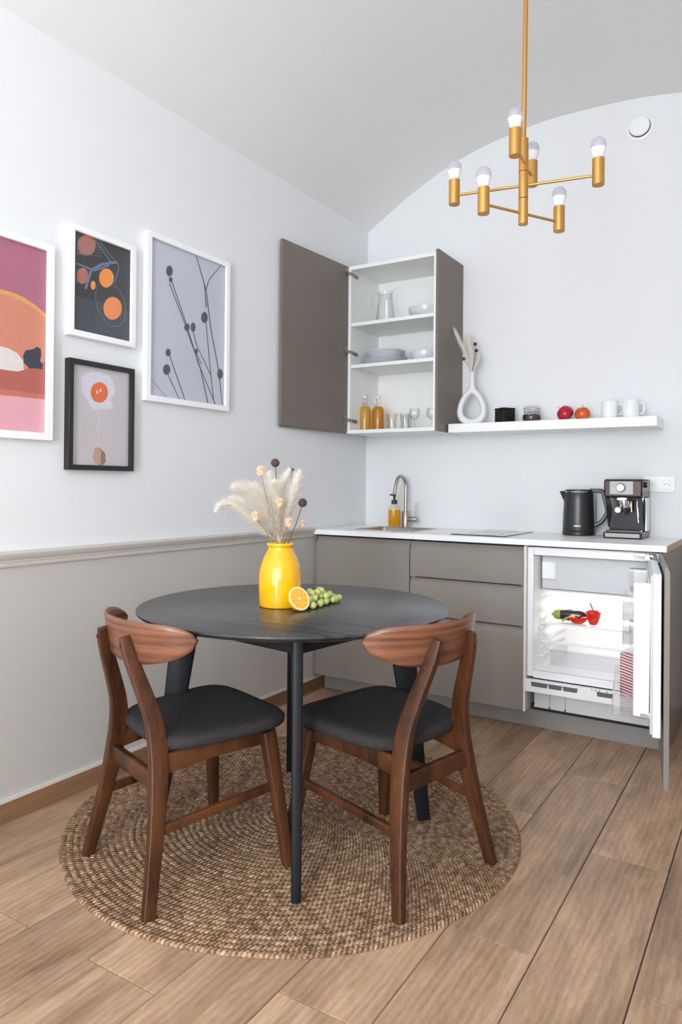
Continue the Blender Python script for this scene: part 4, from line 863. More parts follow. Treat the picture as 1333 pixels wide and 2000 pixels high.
# ================================================================ pictures on the left wall
ART={1:[('peach',[(-2.749,1.66),(-2.682,1.714),(-2.612,1.754),(-2.537,1.78),(-2.498,1.786),(-2.458,1.787),(-2.41,1.779),(-2.36,1.762),(-2.314,1.739),(-2.311,1.531),(-2.748,1.573)]),('yellow',[(-2.749,1.674),(-2.682,1.728),(-2.682,1.714),(-2.749,1.66)]),('yellow',[(-2.682,1.728),(-2.612,1.768),(-2.612,1.754),(-2.682,1.714)]),('yellow',[(-2.612,1.768),(-2.537,1.795),(-2.537,1.78),(-2.612,1.754)]),('yellow',[(-2.537,1.795),(-2.499,1.801),(-2.498,1.786),(-2.537,1.78)]),('yellow',[(-2.499,1.801),(-2.458,1.802),(-2.458,1.787),(-2.498,1.786)]),('yellow',[(-2.458,1.802),(-2.41,1.795),(-2.41,1.779),(-2.458,1.787)]),('yellow',[(-2.41,1.795),(-2.36,1.777),(-2.36,1.762),(-2.41,1.779)]),('yellow',[(-2.36,1.777),(-2.314,1.754),(-2.314,1.739),(-2.36,1.762)]),('terra',[(-2.748,1.584),(-2.495,1.531),(-2.403,1.544),(-2.312,1.586),(-2.31,1.462),(-2.746,1.461)]),('orange',[(-2.746,1.473),(-2.494,1.47),(-2.31,1.468),(-2.31,1.45),(-2.494,1.448),(-2.746,1.461)]),('pinklight',[(-2.746,1.461),(-2.494,1.448),(-2.31,1.451),(-2.308,1.321),(-2.744,1.305)]),('white',[(-2.681,1.619),(-2.561,1.612),(-2.496,1.611),(-2.463,1.609),(-2.428,1.597),(-2.407,1.575),(-2.403,1.544),(-2.428,1.535),(-2.495,1.534),(-2.68,1.55)]),('navy',[(-2.407,1.594),(-2.397,1.613),(-2.369,1.621),(-2.354,1.633),(-2.338,1.627),(-2.336,1.605),(-2.341,1.585),(-2.329,1.574),(-2.332,1.555),(-2.353,1.557),(-2.382,1.552),(-2.404,1.569)])],2:[('slate',[(-2.208,1.85),(-1.942,1.845),(-1.94,1.713),(-2.206,1.707)]),('netblue',[(-2.006,2.028),(-2.077,2.002),(-2.076,1.992),(-2.005,2.019)]),('netblue',[(-2.08,2.001),(-2.131,1.963),(-2.124,1.956),(-2.073,1.994)]),('netblue',[(-2.133,1.959),(-2.157,1.884),(-2.146,1.884),(-2.122,1.959)]),('netblue',[(-2.195,1.966),(-2.112,1.96),(-2.109,1.967),(-2.193,1.972)]),('netblue',[(-2.109,1.961),(-2.04,2.0),(-2.043,2.006),(-2.112,1.966)]),('coral',[(-2.108,2.061),(-2.11,2.047),(-2.117,2.033),(-2.128,2.021),(-2.142,2.013),(-2.156,2.009),(-2.17,2.01),(-2.181,2.015),(-2.188,2.025),(-2.191,2.037),(-2.188,2.051),(-2.182,2.064),(-2.171,2.076),(-2.157,2.085),(-2.143,2.089),(-2.129,2.089),(-2.118,2.083),(-2.11,2.074)]),('coral',[(-2.14,1.936),(-2.141,1.926),(-2.146,1.915),(-2.153,1.907),(-2.161,1.901),(-2.17,1.899),(-2.179,1.9),(-2.186,1.905),(-2.191,1.913),(-2.192,1.923),(-2.191,1.934),(-2.187,1.944),(-2.18,1.952),(-2.171,1.958),(-2.162,1.961),(-2.153,1.959),(-2.146,1.954),(-2.142,1.946)]),('orange2',[(-2.02,1.958),(-2.022,1.945),(-2.028,1.932),(-2.037,1.922),(-2.049,1.914),(-2.061,1.911),(-2.073,1.913),(-2.082,1.919),(-2.088,1.929),(-2.09,1.941),(-2.089,1.954),(-2.083,1.966),(-2.074,1.977),(-2.062,1.984),(-2.05,1.987),(-2.038,1.986),(-2.029,1.98),(-2.022,1.971)]),('orange2',[(-2.106,1.909),(-2.106,1.903),(-2.108,1.897),(-2.111,1.893),(-2.115,1.89),(-2.119,1.889),(-2.123,1.89),(-2.126,1.893),(-2.128,1.897),(-2.129,1.903),(-2.129,1.909),(-2.127,1.914),(-2.124,1.919),(-2.12,1.922),(-2.116,1.923),(-2.112,1.922),(-2.108,1.919),(-2.106,1.914)]),('coral2',[(-1.978,1.848),(-1.98,1.836),(-1.984,1.825),(-1.991,1.814),(-2.001,1.805),(-2.011,1.798),(-2.023,1.794),(-2.035,1.793),(-2.046,1.796),(-2.055,1.801),(-2.062,1.808),(-2.066,1.818),(-2.068,1.829),(-2.067,1.841),(-2.062,1.852),(-2.056,1.863),(-2.047,1.872),(-2.036,1.879),(-2.024,1.883),(-2.013,1.884),(-2.002,1.882),(-1.992,1.877),(-1.985,1.87),(-1.98,1.86)]),('netline',[(-2.188,2.073),(-2.191,2.001),(-2.189,2.001),(-2.186,2.074)]),('netline',[(-2.175,2.074),(-2.181,2.004),(-2.178,2.004),(-2.173,2.074)]),('netline',[(-2.162,2.074),(-2.17,2.007),(-2.168,2.007),(-2.16,2.075)]),('netline',[(-2.149,2.075),(-2.16,2.01),(-2.157,2.01),(-2.146,2.075)]),('netline',[(-2.135,2.076),(-2.149,2.013),(-2.146,2.013),(-2.133,2.076)]),('netline',[(-2.122,2.076),(-2.138,2.016),(-2.135,2.016),(-2.119,2.076)]),('netline',[(-2.108,2.077),(-2.127,2.019),(-2.125,2.019),(-2.106,2.077)]),('netline',[(-2.191,2.065),(-2.078,2.084),(-2.078,2.086),(-2.191,2.066)]),('netline',[(-2.191,2.053),(-2.078,2.072),(-2.077,2.074),(-2.191,2.055)]),('netline',[(-2.191,2.041),(-2.078,2.06),(-2.077,2.062),(-2.191,2.043)]),('netline',[(-2.191,2.03),(-2.077,2.049),(-2.077,2.05),(-2.19,2.032)]),('netline',[(-2.191,2.018),(-2.077,2.037),(-2.077,2.038),(-2.19,2.02)]),('netline',[(-2.19,2.007),(-2.077,2.025),(-2.077,2.026),(-2.19,2.009)]),('netline',[(-2.094,1.926),(-2.11,1.866),(-2.108,1.866),(-2.092,1.926)]),('netline',[(-2.11,1.865),(-2.093,1.813),(-2.09,1.814),(-2.108,1.866)]),('netline',[(-2.092,1.813),(-2.039,1.767),(-2.037,1.768),(-2.09,1.814)]),('netline',[(-2.038,1.766),(-1.993,1.772),(-1.993,1.774),(-2.038,1.769)]),('netline',[(-1.992,1.772),(-1.96,1.811),(-1.962,1.812),(-1.994,1.773)]),('netline',[(-1.96,1.812),(-1.96,1.878),(-1.963,1.877),(-1.962,1.812)]),('netline',[(-1.961,1.878),(-1.994,1.922),(-1.996,1.92),(-1.963,1.877)]),('netline',[(-1.994,1.922),(-2.022,1.93),(-2.023,1.928),(-1.996,1.92)]),('netline',[(-2.042,2.016),(-2.006,2.022),(-2.005,2.025),(-2.041,2.019)]),('netline',[(-2.007,2.023),(-1.998,2.0),(-1.994,2.001),(-2.004,2.024)]),('netline',[(-1.998,2.001),(-2.02,1.937),(-2.016,1.937),(-1.994,2.001)]),('netline',[(-2.114,2.081),(-2.034,2.011),(-2.031,2.014),(-2.111,2.083)]),('netline',[(-2.092,2.081),(-2.016,2.024),(-2.014,2.026),(-2.09,2.083)]),('netline',[(-2.19,1.95),(-2.192,1.894),(-2.19,1.895),(-2.189,1.95)]),('netline',[(-2.181,1.952),(-2.181,1.897),(-2.179,1.898),(-2.179,1.953)]),('netline',[(-2.171,1.955),(-2.169,1.9),(-2.168,1.9),(-2.169,1.955)]),('netline',[(-2.161,1.957),(-2.158,1.903),(-2.156,1.903),(-2.159,1.958)]),('netline',[(-2.151,1.96),(-2.146,1.906),(-2.144,1.906),(-2.149,1.96)])],3:[('eggwhite',[(-2.168,1.546),(-2.147,1.569),(-2.105,1.579),(-2.071,1.58),(-2.035,1.575),(-2.017,1.552),(-2.006,1.514),(-2.027,1.482),(-2.016,1.448),(-2.069,1.442),(-2.108,1.432),(-2.129,1.458),(-2.159,1.496)]),('yolk',[(-2.042,1.508),(-2.043,1.497),(-2.047,1.487),(-2.053,1.478),(-2.062,1.471),(-2.072,1.466),(-2.082,1.464),(-2.093,1.464),(-2.102,1.467),(-2.111,1.472),(-2.117,1.48),(-2.121,1.489),(-2.123,1.499),(-2.122,1.509),(-2.118,1.519),(-2.112,1.528),(-2.103,1.535),(-2.094,1.54),(-2.083,1.543),(-2.073,1.543),(-2.063,1.54),(-2.054,1.535),(-2.047,1.527),(-2.043,1.518)]),('eggwhite',[(-2.089,1.504),(-2.089,1.502),(-2.09,1.5),(-2.091,1.498),(-2.092,1.497),(-2.094,1.497),(-2.095,1.498),(-2.096,1.499),(-2.097,1.501),(-2.097,1.503),(-2.097,1.505),(-2.096,1.507),(-2.095,1.509),(-2.094,1.51),(-2.092,1.51),(-2.091,1.509),(-2.09,1.508),(-2.089,1.506)]),('eggwhite',[(-2.073,1.513),(-2.074,1.511),(-2.074,1.509),(-2.075,1.507),(-2.077,1.506),(-2.078,1.506),(-2.08,1.507),(-2.081,1.508),(-2.082,1.51),(-2.082,1.512),(-2.082,1.514),(-2.081,1.516),(-2.08,1.517),(-2.078,1.518),(-2.077,1.519),(-2.076,1.518),(-2.074,1.517),(-2.074,1.515)]),('eggwhite',[(-2.085,1.462),(-2.085,1.294),(-2.083,1.294),(-2.083,1.462)]),('skinshade',[(-2.08,1.292),(-2.053,1.273),(-2.048,1.238),(-2.066,1.224),(-2.083,1.225)]),('skin',[(-2.101,1.289),(-2.082,1.294),(-2.071,1.276),(-2.075,1.244),(-2.069,1.226),(-2.094,1.228),(-2.111,1.252),(-2.106,1.274)])],4:[('stem',[(-1.715,2.027),(-1.618,1.849),(-1.613,1.851),(-1.71,2.029)]),('stem',[(-1.618,1.849),(-1.546,1.698),(-1.541,1.7),(-1.613,1.851)]),('stem',[(-1.546,1.698),(-1.428,1.522),(-1.423,1.524),(-1.541,1.7)]),('stem',[(-1.725,2.008),(-1.63,1.854),(-1.625,1.857),(-1.721,2.011)]),('stem',[(-1.618,1.828),(-1.534,1.683),(-1.529,1.685),(-1.613,1.831)]),('stem',[(-1.534,1.683),(-1.478,1.52),(-1.472,1.521),(-1.529,1.685)]),('stem',[(-1.58,1.836),(-1.559,1.778),(-1.554,1.78),(-1.575,1.838)]),('stem',[(-1.559,1.778),(-1.461,1.652),(-1.456,1.654),(-1.555,1.78)]),('stem',[(-1.566,2.183),(-1.498,2.031),(-1.492,2.033),(-1.56,2.185)]),('stem',[(-1.498,2.031),(-1.465,1.862),(-1.459,1.864),(-1.492,2.033)]),('stem',[(-1.465,1.862),(-1.412,1.693),(-1.406,1.694),(-1.459,1.864)]),('stem',[(-1.412,1.693),(-1.381,1.525),(-1.376,1.526),(-1.406,1.694)]),('stem',[(-1.493,2.04),(-1.475,2.087),(-1.48,2.086),(-1.498,2.04)]),('stem',[(-1.475,2.086),(-1.395,2.18),(-1.4,2.181),(-1.48,2.087)]),('stem',[(-1.499,1.897),(-1.461,1.652),(-1.456,1.653),(-1.494,1.899)]),('stem',[(-1.461,1.652),(-1.441,1.545),(-1.436,1.546),(-1.456,1.653)]),('stem',[(-1.721,1.703),(-1.625,1.521),(-1.62,1.522),(-1.716,1.705)]),('stem',[(-1.73,1.623),(-1.658,1.519),(-1.654,1.521),(-1.726,1.625)]),('stem',[(-1.559,1.737),(-1.522,1.693),(-1.518,1.695),(-1.554,1.739)]),('stem',[(-1.51,2.053),(-1.497,1.956),(-1.491,1.958),(-1.505,2.055)]),('stemlight',[(-1.823,1.587),(-1.734,1.521),(-1.731,1.523),(-1.82,1.589)]),('head',[(-1.703,2.067),(-1.707,2.06),(-1.706,2.053),(-1.712,2.049),(-1.715,2.041),(-1.721,2.042),(-1.727,2.036),(-1.731,2.041),(-1.738,2.039),(-1.738,2.047),(-1.744,2.049),(-1.741,2.057),(-1.744,2.064),(-1.739,2.07),(-1.738,2.078),(-1.731,2.079),(-1.727,2.087),(-1.722,2.083),(-1.715,2.088),(-1.713,2.081),(-1.706,2.081),(-1.707,2.072)]),('head',[(-1.597,1.847),(-1.601,1.842),(-1.6,1.836),(-1.605,1.834),(-1.608,1.828),(-1.613,1.829),(-1.618,1.824),(-1.622,1.828),(-1.628,1.827),(-1.628,1.833),(-1.634,1.835),(-1.631,1.84),(-1.634,1.845),(-1.629,1.849),(-1.628,1.855),(-1.622,1.856),(-1.619,1.861),(-1.614,1.859),(-1.608,1.862),(-1.606,1.857),(-1.6,1.856),(-1.601,1.85)]),('head',[(-1.56,1.855),(-1.564,1.849),(-1.563,1.842),(-1.568,1.839),(-1.57,1.832),(-1.576,1.834),(-1.58,1.829),(-1.584,1.834),(-1.589,1.832),(-1.59,1.839),(-1.595,1.842),(-1.592,1.849),(-1.595,1.854),(-1.59,1.859),(-1.59,1.866),(-1.584,1.867),(-1.581,1.873),(-1.576,1.87),(-1.571,1.873),(-1.568,1.867),(-1.563,1.866),(-1.564,1.859)]),('head',[(-1.481,1.914),(-1.486,1.906),(-1.485,1.898),(-1.492,1.894),(-1.495,1.886),(-1.502,1.887),(-1.508,1.881),(-1.513,1.887),(-1.521,1.885),(-1.521,1.893),(-1.528,1.896),(-1.525,1.905),(-1.528,1.912),(-1.522,1.917),(-1.521,1.926),(-1.514,1.927),(-1.509,1.935),(-1.503,1.932),(-1.496,1.936),(-1.493,1.928),(-1.485,1.928),(-1.487,1.919)]),('head',[(-1.71,1.717),(-1.713,1.712),(-1.712,1.707),(-1.717,1.705),(-1.719,1.699),(-1.724,1.7),(-1.728,1.696),(-1.732,1.7),(-1.737,1.699),(-1.738,1.705),(-1.742,1.707),(-1.74,1.712),(-1.742,1.717),(-1.738,1.721),(-1.737,1.726),(-1.732,1.727),(-1.729,1.732),(-1.725,1.729),(-1.72,1.732),(-1.718,1.727),(-1.713,1.727),(-1.714,1.721)]),('head',[(-1.71,1.644),(-1.715,1.637),(-1.714,1.63),(-1.721,1.627),(-1.724,1.619),(-1.731,1.621),(-1.737,1.615),(-1.742,1.621),(-1.749,1.62),(-1.75,1.627),(-1.756,1.63),(-1.753,1.638),(-1.756,1.644),(-1.75,1.649),(-1.749,1.657),(-1.742,1.658),(-1.738,1.665),(-1.731,1.661),(-1.724,1.665),(-1.722,1.658),(-1.714,1.657),(-1.716,1.649)]),('head',[(-1.375,1.671),(-1.379,1.664),(-1.378,1.656),(-1.384,1.653),(-1.387,1.645),(-1.393,1.647),(-1.399,1.642),(-1.403,1.648),(-1.409,1.646),(-1.41,1.654),(-1.416,1.658),(-1.413,1.666),(-1.416,1.673),(-1.411,1.678),(-1.41,1.686),(-1.403,1.687),(-1.399,1.694),(-1.394,1.69),(-1.388,1.693),(-1.385,1.686),(-1.378,1.685),(-1.38,1.676)]),('head',[(-1.544,1.75),(-1.546,1.746),(-1.545,1.742),(-1.549,1.741),(-1.551,1.736),(-1.555,1.737),(-1.558,1.734),(-1.561,1.737),(-1.565,1.736),(-1.565,1.74),(-1.569,1.742),(-1.567,1.746),(-1.569,1.75),(-1.565,1.752),(-1.565,1.757),(-1.561,1.757),(-1.558,1.761),(-1.555,1.759),(-1.551,1.761),(-1.55,1.757),(-1.546,1.757),(-1.546,1.753)]),('head',[(-1.704,2.03),(-1.707,2.027),(-1.706,2.023),(-1.709,2.021),(-1.711,2.017),(-1.714,2.018),(-1.717,2.015),(-1.72,2.017),(-1.724,2.016),(-1.724,2.02),(-1.727,2.021),(-1.726,2.025),(-1.727,2.028),(-1.724,2.03),(-1.724,2.034),(-1.72,2.035),(-1.718,2.039),(-1.715,2.037),(-1.711,2.039),(-1.71,2.036),(-1.706,2.036),(-1.707,2.032)])]}
AM={'peach':(.66,.25,.16),'yellow':(.72,.38,.10),'terra':(.47,.12,.09),'orange':(.58,.17,.10),'pinklight':(.80,.40,.46),'white':(.74,.70,.68),'navy':(.03,.035,.06),
'slate':(.055,.06,.075),'netblue':(.13,.19,.32),'coral':(.55,.16,.07),'orange2':(.85,.30,.05),'coral2':(.85,.28,.08),'netline':(.17,.21,.29),
'eggwhite':(.66,.66,.74),'yolk':(.75,.14,.02),'skin':(.55,.32,.22),'skinshade':(.28,.17,.10),'stem':(.055,.045,.05),'stemlight':(.25,.25,.28),'head':(.07,.055,.055)}
for k,c in AM.items(): mat('print_'+k,(*c,1),.6,var=.12,varscale=60)
mat('print_bg1',(.44,.145,.225,1),.6,var=.08,varscale=4); mat('print_bg2',(.036,.036,.042,1),.6,var=.25,varscale=6); mat('print_bg3',(.58,.535,.56,1),.6,var=.05); mat('print_bg4',(.55,.57,.66,1),.6,var=.04)
FR={1:(-2.796,-2.296,1.305,2.002,'white_frame','white-framed print of peach and pink shapes at the picture edge'),
    2:(-2.233,-1.919,1.6985,2.107,'white_frame','white-framed print of oranges in a net on a dark ground'),
    3:(-2.229,-1.9215,1.2045,1.614,'black_frame','black-framed print of a fried egg on a string'),
    4:(-1.860,-1.3475,1.497,2.196,'white_frame','white-framed print of dried thistle stems')}
FW={1:.026,2:.022,3:.019,4:.024}
for k,(y0,y1,z0,z1,fm,lab) in FR.items():
    t=thing('framed_print',(0,(y0+y1)/2,z0),lab,'picture','framed prints on the left wall'); w_=FW[k]; D=.030
    b=MB()
    sec=[(0.001,0),(D,0),(D,w_),(.017,w_),(.017,w_-.004),(.001,w_-.004)]
    # mitred frame: four corners
    C4=[(y0,z0,1,1),(y1,z0,-1,1),(y1,z1,-1,-1),(y0,z1,1,-1)]
    vs=[];fs=[];n=len(sec)
    for cy,cz,sy,sz in C4:
        for x,o_ in sec: vs.append((x,cy+sy*o_,cz+sz*o_))
    for i in range(4):
        for j in range(n): fs.append((i*n+j,i*n+(j+1)%n,((i+1)%4)*n+(j+1)%n,((i+1)%4)*n+j))
    b.add(vs,fs); b.build('frame',fm,t,smooth=30,bevel=.0008,seg=1)
    b=MB(); mats=['print_bg%d'%k]; b.add([(.014,y0+w_-.003,z0+w_-.003),(.014,y1-w_+.003,z0+w_-.003),(.014,y1-w_+.003,z1-w_+.003),(.014,y0+w_-.003,z1-w_+.003)],[(0,1,2,3)])
    lo_y,hi_y,lo_z,hi_z=y0+w_-.002,y1-w_+.002,z0+w_-.002,z1-w_+.002
    for i,(cn,pts) in enumerate(ART[k]):
        mn='print_'+cn
        if mn not in mats: mats.append(mn)
        pts=[(min(max(p[0],lo_y),hi_y),min(max(p[1],lo_z),hi_z)) for p in pts]
        bm_=[(.0142+.00002*i,p[0],p[1]) for p in pts]; b.add(bm_,[list(range(len(pts)))],mats.index(mn))
    b.build('artwork',mats,t,smooth=0)
    b=MB(); b.box(.0178,.0195,y0+w_-.003,y1-w_+.003,z0+w_-.003,z1-w_+.003); b.build('glass','picture_glass',t,smooth=0)

# ================================================================ chandelier
HX,HY=1.566,-1.782
t=thing('brass_chandelier',(HX,HY,1.955),'brass-coloured six-armed chandelier with bare bulbs','chandelier')
b=MB(); b.tube([(HX,HY,2.20),(HX+.003,HY,2.62),(HX+.006,HY,3.15)],.0072,16); b.build('rod','gold',t)
b=MB(); b.lathe([(0,3.15),(.055,3.15),(.06,3.155),(.06,3.172),(0,3.172)],40,(HX,HY,0)); b.build('ceiling_rose','gold',t)
for z0,z1 in ((1.955,2.033),(2.034,2.115),(2.116,2.217)):
    b=MB(); b.lathe([(0,z0),(.0135,z0),(.0145,z0+.001),(.0145,z1-.001),(.0135,z1),(0,z1)],28,(HX,HY,0)); b.build('hub_segment','gold',t)
cups=[((1.348,-1.800,2.083),(1.780,-1.755,2.069)),((1.586,-1.923,2.133),(1.558,-1.670,2.145)),((1.485,-1.903,1.993),(1.640,-1.653,1.990))]
for a,c in cups:
    a=Vector(a);c=Vector(c); b=MB(); b.tube([a,c],.0042,12); b.build('arm','gold',t)
    for p in (a,c):
        b=MB(); b.lathe([(0,-.030),(.0165,-.030),(.0175,-.029),(.0175,.048),(.0165,.049),(0,.049)],32,p); h=b.build('lamp_holder','gold',t)
        b=MB(); b.lathe([(0,.050),(.013,.050),(.0145,.052),(.0190,.070),(.0212,.077),(.0216,.0785)],32,p,0)
        b.lathe([(.0216,.0785),(.0226,.086),(.0214,.095),(.0175,.1025),(.011,.1075),(.005,.1093),(0,.1097)],32,p,1)
        b.build('light_bulb',['bulb_base','bulb_glass'],h,org=t['_w'])

# ================================================================ rug
def rug():
    cx,cy,R=.793,-1.866,.772; pitch=.0213; nr=36; per=6; nseg=240
    v=[];f=[];uv=[]
    rows=nr*per
    for i in range(rows+1):
        r=i*pitch/per
        if r>R: r=R
        q=(r/pitch)%1; 
        for k in range(nseg):
            a=2*PI*k/nseg; ph=(r/pitch)%1
            h=.0045+.0052*math.sin(PI*ph)**.55
            wob=.004*math.sin(3*a+1)+.003*math.sin(7*a+r*9)
            edge=.0025 if i==rows else 0
            braid=.0013*math.sin(k*2*PI*max(1,round(r*2*PI/.021))/nseg+(PI if ph>.5 else 0)) if r<.6 else .001*math.sin(k*1.7*PI)
            rr=r*(1+wob/R*r/R)
            v.append((rr*math.cos(a),rr*math.sin(a),0.0008 if i==rows else h+braid*.5)); 
    for i in range(rows):
        for k in range(nseg):
            k2=(k+1)%nseg; f.append((i*nseg+k,i*nseg+k2,(i+1)*nseg+k2,(i+1)*nseg+k))
            r0=i/per; r1=(i+1)/per; a0=k/nseg; a1=(k+1)/nseg
            L0=r0*pitch*2*PI; 
            rm=(i//per+.5)*pitch*2*PI; e=.0005
            uv.append([(a0*rm,r0+e),(a1*rm,r0+e),(a1*rm,r1-e),(a0*rm,r1-e)])
    me=bpy.data.meshes.new('jute_rug'); me.from_pydata(v,[],f); me.materials.append(MATS['jute'])
    u=me.uv_layers.new(name='UVMap')
    for p,us in zip(me.polygons,uv):
        for k,li in enumerate(p.loop_indices): u.data[li].uv=us[k]
    me.polygons.foreach_set('use_smooth',[True]*len(me.polygons))
    o=bpy.data.objects.new('jute_rug',me); col.objects.link(o); o.location=(cx,cy,.0004); tag(o,'round braided jute rug under the dining table','rug')
rug()
RZ=.0095
# ================================================================ table
TC=(.834,-1.934)
t=thing('round_dining_table',(TC[0],TC[1],RZ),'round black oak dining table with splayed legs on the jute rug','table',world=False)
def tz(z): return z-RZ
b=MB(); b.lathe([(0,tz(.750)),(.516,tz(.750)),(.519,tz(.7485)),(.519,tz(.7435)),(.508,tz(.735)),(.480,tz(.726)),(0,tz(.725))],128); b.build('tabletop','oak_black',t,smooth=30)
base=-53
for k in range(4):
    a=math.radians(base+90*k); M=Matrix.Rotation(a,4,'Z')
    path=[(.452,0,0),(.44,0,.10),(.405,0,.35),(.372,0,.60),(.362,0,tz(.7245))]
    b=MB(); b.sweep(path,[(.0215,.0135),(.024,.0140),(.034,.0150),(.042,.0155),(.046,.0155)],(1,0,0),16,3,0,M); b.build('leg','leg_black',t,smooth=50)
b=MB()
for k in range(4):
    a0=math.radians(base+90*k); a1=math.radians(base+90*k+90)
    p0=Vector((.380*math.cos(a0),.380*math.sin(a0),0)); p1=Vector((.380*math.cos(a1),.380*math.sin(a1),0))
    d=(p1-p0).normalized(); n_=Vector((-d.y,d.x,0)); 
    vs=[]
    for p in (p0,p1):
        for s_ in (-.010,.010):
            for z in (tz(.672),tz(.7245)): vs.append(p+n_*s_+Vector((0,0,z)))
    b.add(vs,[(0,1,3,2),(4,6,7,5),(0,4,5,1),(2,3,7,6),(0,2,6,4),(1,5,7,3)])
b.build('apron','leg_black',t,bevel=.003)

# ================================================================ chairs
def chair():
    t=thing('dining_chair',(0,0,0),'x','chair','dining chairs with grey seats',world=False)
    zf=0
    # rear legs: long curved posts
    zs=[0,.10,.22,.333,.42,.49,.56,.64,.700,.724]
    ys=[-.233,-.214,-.193,-.178,-.173,-.180,-.200,-.226,-.243,-.248]
    for s_ in (-1,1):
        pts=[(s_*(.215-.19*z),y,z) for z,y in zip(zs,ys)]; P=cr(pts,5)
        siz=[]
        for p in P:
            d=interp([0,.15,.333,.43,.50,.60,.68,.724],[.0165,.0200,.0255,.0265,.0240,.0205,.0190,.0135],p.z)
            w_=interp([0,.3,.5,.68,.724],[.0125,.0150,.0135,.0125,.0095],p.z)
            siz.append((w_,d))
        b=MB(); b.sweep(P,siz,(1,0,0),16,3.6); b.build('rear_leg','walnut',t,smooth=50)
    for s_ in (-1,1):
        pts=[(s_*.222,.213,0),(s_*.205,.198,.14),(s_*.186,.182,.28),(s_*.170,.168,.402)]
        b=MB(); b.sweep(cr(pts,4),[(interp([0,.402],[.0135,.0200],p.z),interp([0,.402],[.0150,.0225],p.z)) for p in cr(pts,4)],(1,0,0),16,3.6); b.build('front_leg','walnut',t,smooth=50)
        P=cr([(s_*.140,-.172,.368),(s_*.147,-.05,.380),(s_*.155,.06,.383),(s_*.166,.168,.383)],5)
        b=MB(); b.sweep(P,[(.011,interp([-.17,-.05,.1,.17],[.0290,.0250,.0205,.0200],p.y)) for p in P],(1,0,0),12,5); b.build('side_rail','walnut',t,smooth=50)
        b=MB(); b.sweep([(s_*.176,-.190,.205),(s_*.188,.188,.240)],[(.0085,.0125)]*2,(1,0,0),12,4); b.build('side_stretcher','walnut',t,smooth=50)
    b=MB(); b.sweep([(-.150,-.180,.325),(.150,-.180,.325)],[(.011,.0250)]*2,(0,1,0),12,5); b.build('rear_rail','walnut',t,smooth=50)
    b=MB(); b.sweep([(-.168,.170,.378),(.168,.170,.378)],[(.011,.022)]*2,(0,1,0),12,5); b.build('front_rail','walnut',t,smooth=50)
    b=MB(); b.sweep([(-.150,-.105,.392),(.150,-.105,.392)],[(.012,.010)]*2,(0,1,0),12,5); b.build('seat_bearer','walnut',t,smooth=50)
    # backrest: bent ply crescent
    def br(u,v,side):
        q=2*u-1; x=.236*math.sin(q*1.12)/math.sin(1.12)
        yc=-.232+.128*(abs(q)**2.1)
        zt=.768-.004*q*q-.014*abs(q)**6; zb=.640+.050*abs(q)**2.2
        e=max(0,1-abs(q)**11)**.5; mid=(zt+zb)/2; zt=mid+(zt-mid)*e; zb=mid+(zb-mid)*e
        z=zb+(zt-zb)*v; th=.0075*(1-.25*abs(q))*(max(0,1-(2*v-1)**8))**.4
        nx,ny=-.27*q*abs(q)**.1/ .236,1
        l=math.hypot(nx*.236*2,1); lean=(z-.70)*-.18
        return (x+side*th*(-.55*q)/1.1, yc+side*th+lean, z)
    b=MB(); nu,nv=49,15
    b.grid(lambda u,v:br(u,v,1),nu,nv); b.grid(lambda u,v:br(u,v,-1),nu,nv)
    # close along the rims
    for v in (0,1):
        b.grid(lambda u,w_:br(u,v,2*w_-1),nu,2)
    b.build('backrest','walnut_back',t,smooth=60)
    for s_ in (-1,1):
        b=MB(); b.lathe([(0,0),(.007,0),(.007,.002),(.004,.004),(0,.004)],16,M=Matrix.Translation((s_*(.215-.19*.700),-.2605,.700))@Matrix.Rotation(PI/2,4,'X')); b.build('screw_cap','walnut',t)
    # seat pad
    def outl(a):
        c_,s_=math.cos(a),math.sin(a); e=4.8; q=(abs(c_)**e+abs(s_)**e)**(-1/e); x=c_*q; y=s_*q
        yy=.0375+.1975*y+(.012*(1-x*x) if y>0 else -.004*(1-x*x)); xx=x*(.216+.018*y)
        return xx,yy
    b=MB(); N=72
    prof=[(0,.438,1),(.3,.438,1),(.55,.4395,1),(.75,.4425,1),(.88,.4435,1),(.95,.4405,1),(.985,.434,1),(1,.425,1),(.992,.414,1),(.965,.406,1),(.9,.4025,1),(.5,.402,1),(0,.402,1)]
    vs=[];fs=[]
    for s_,z,_ in prof:
        for k in range(N):
            x,y=outl(2*PI*k/N); yy=.0375+(y-.0375)*s_; xx=x*s_
            dip=.010*(yy-.03)/.2*(1 if yy>.03 else .5) + .010*(abs(xx)/.22)**2
            vs.append((xx,yy,z+dip*.8+.002))
    for i in range(len(prof)-1):
        for k in range(N): fs.append((i*N+k,i*N+(k+1)%N,(i+1)*N+(k+1)%N,(i+1)*N+k))
    b.add(vs,fs); b.build('seat','fabric',t,smooth=80)
    return t
ca=chair(); cb=copy_tree(ca)
ca.location=(.7012,-2.2905,RZ-.001); ca.rotation_euler=(0,0,-.3201); ca['label']='walnut chair with dark grey seat nearer the left wall'
cb.location=(1.2151,-1.9654,RZ-.001); cb.rotation_euler=(0,0,1.3334); cb['label']='walnut chair with dark grey seat on the side of the kitchen counter'

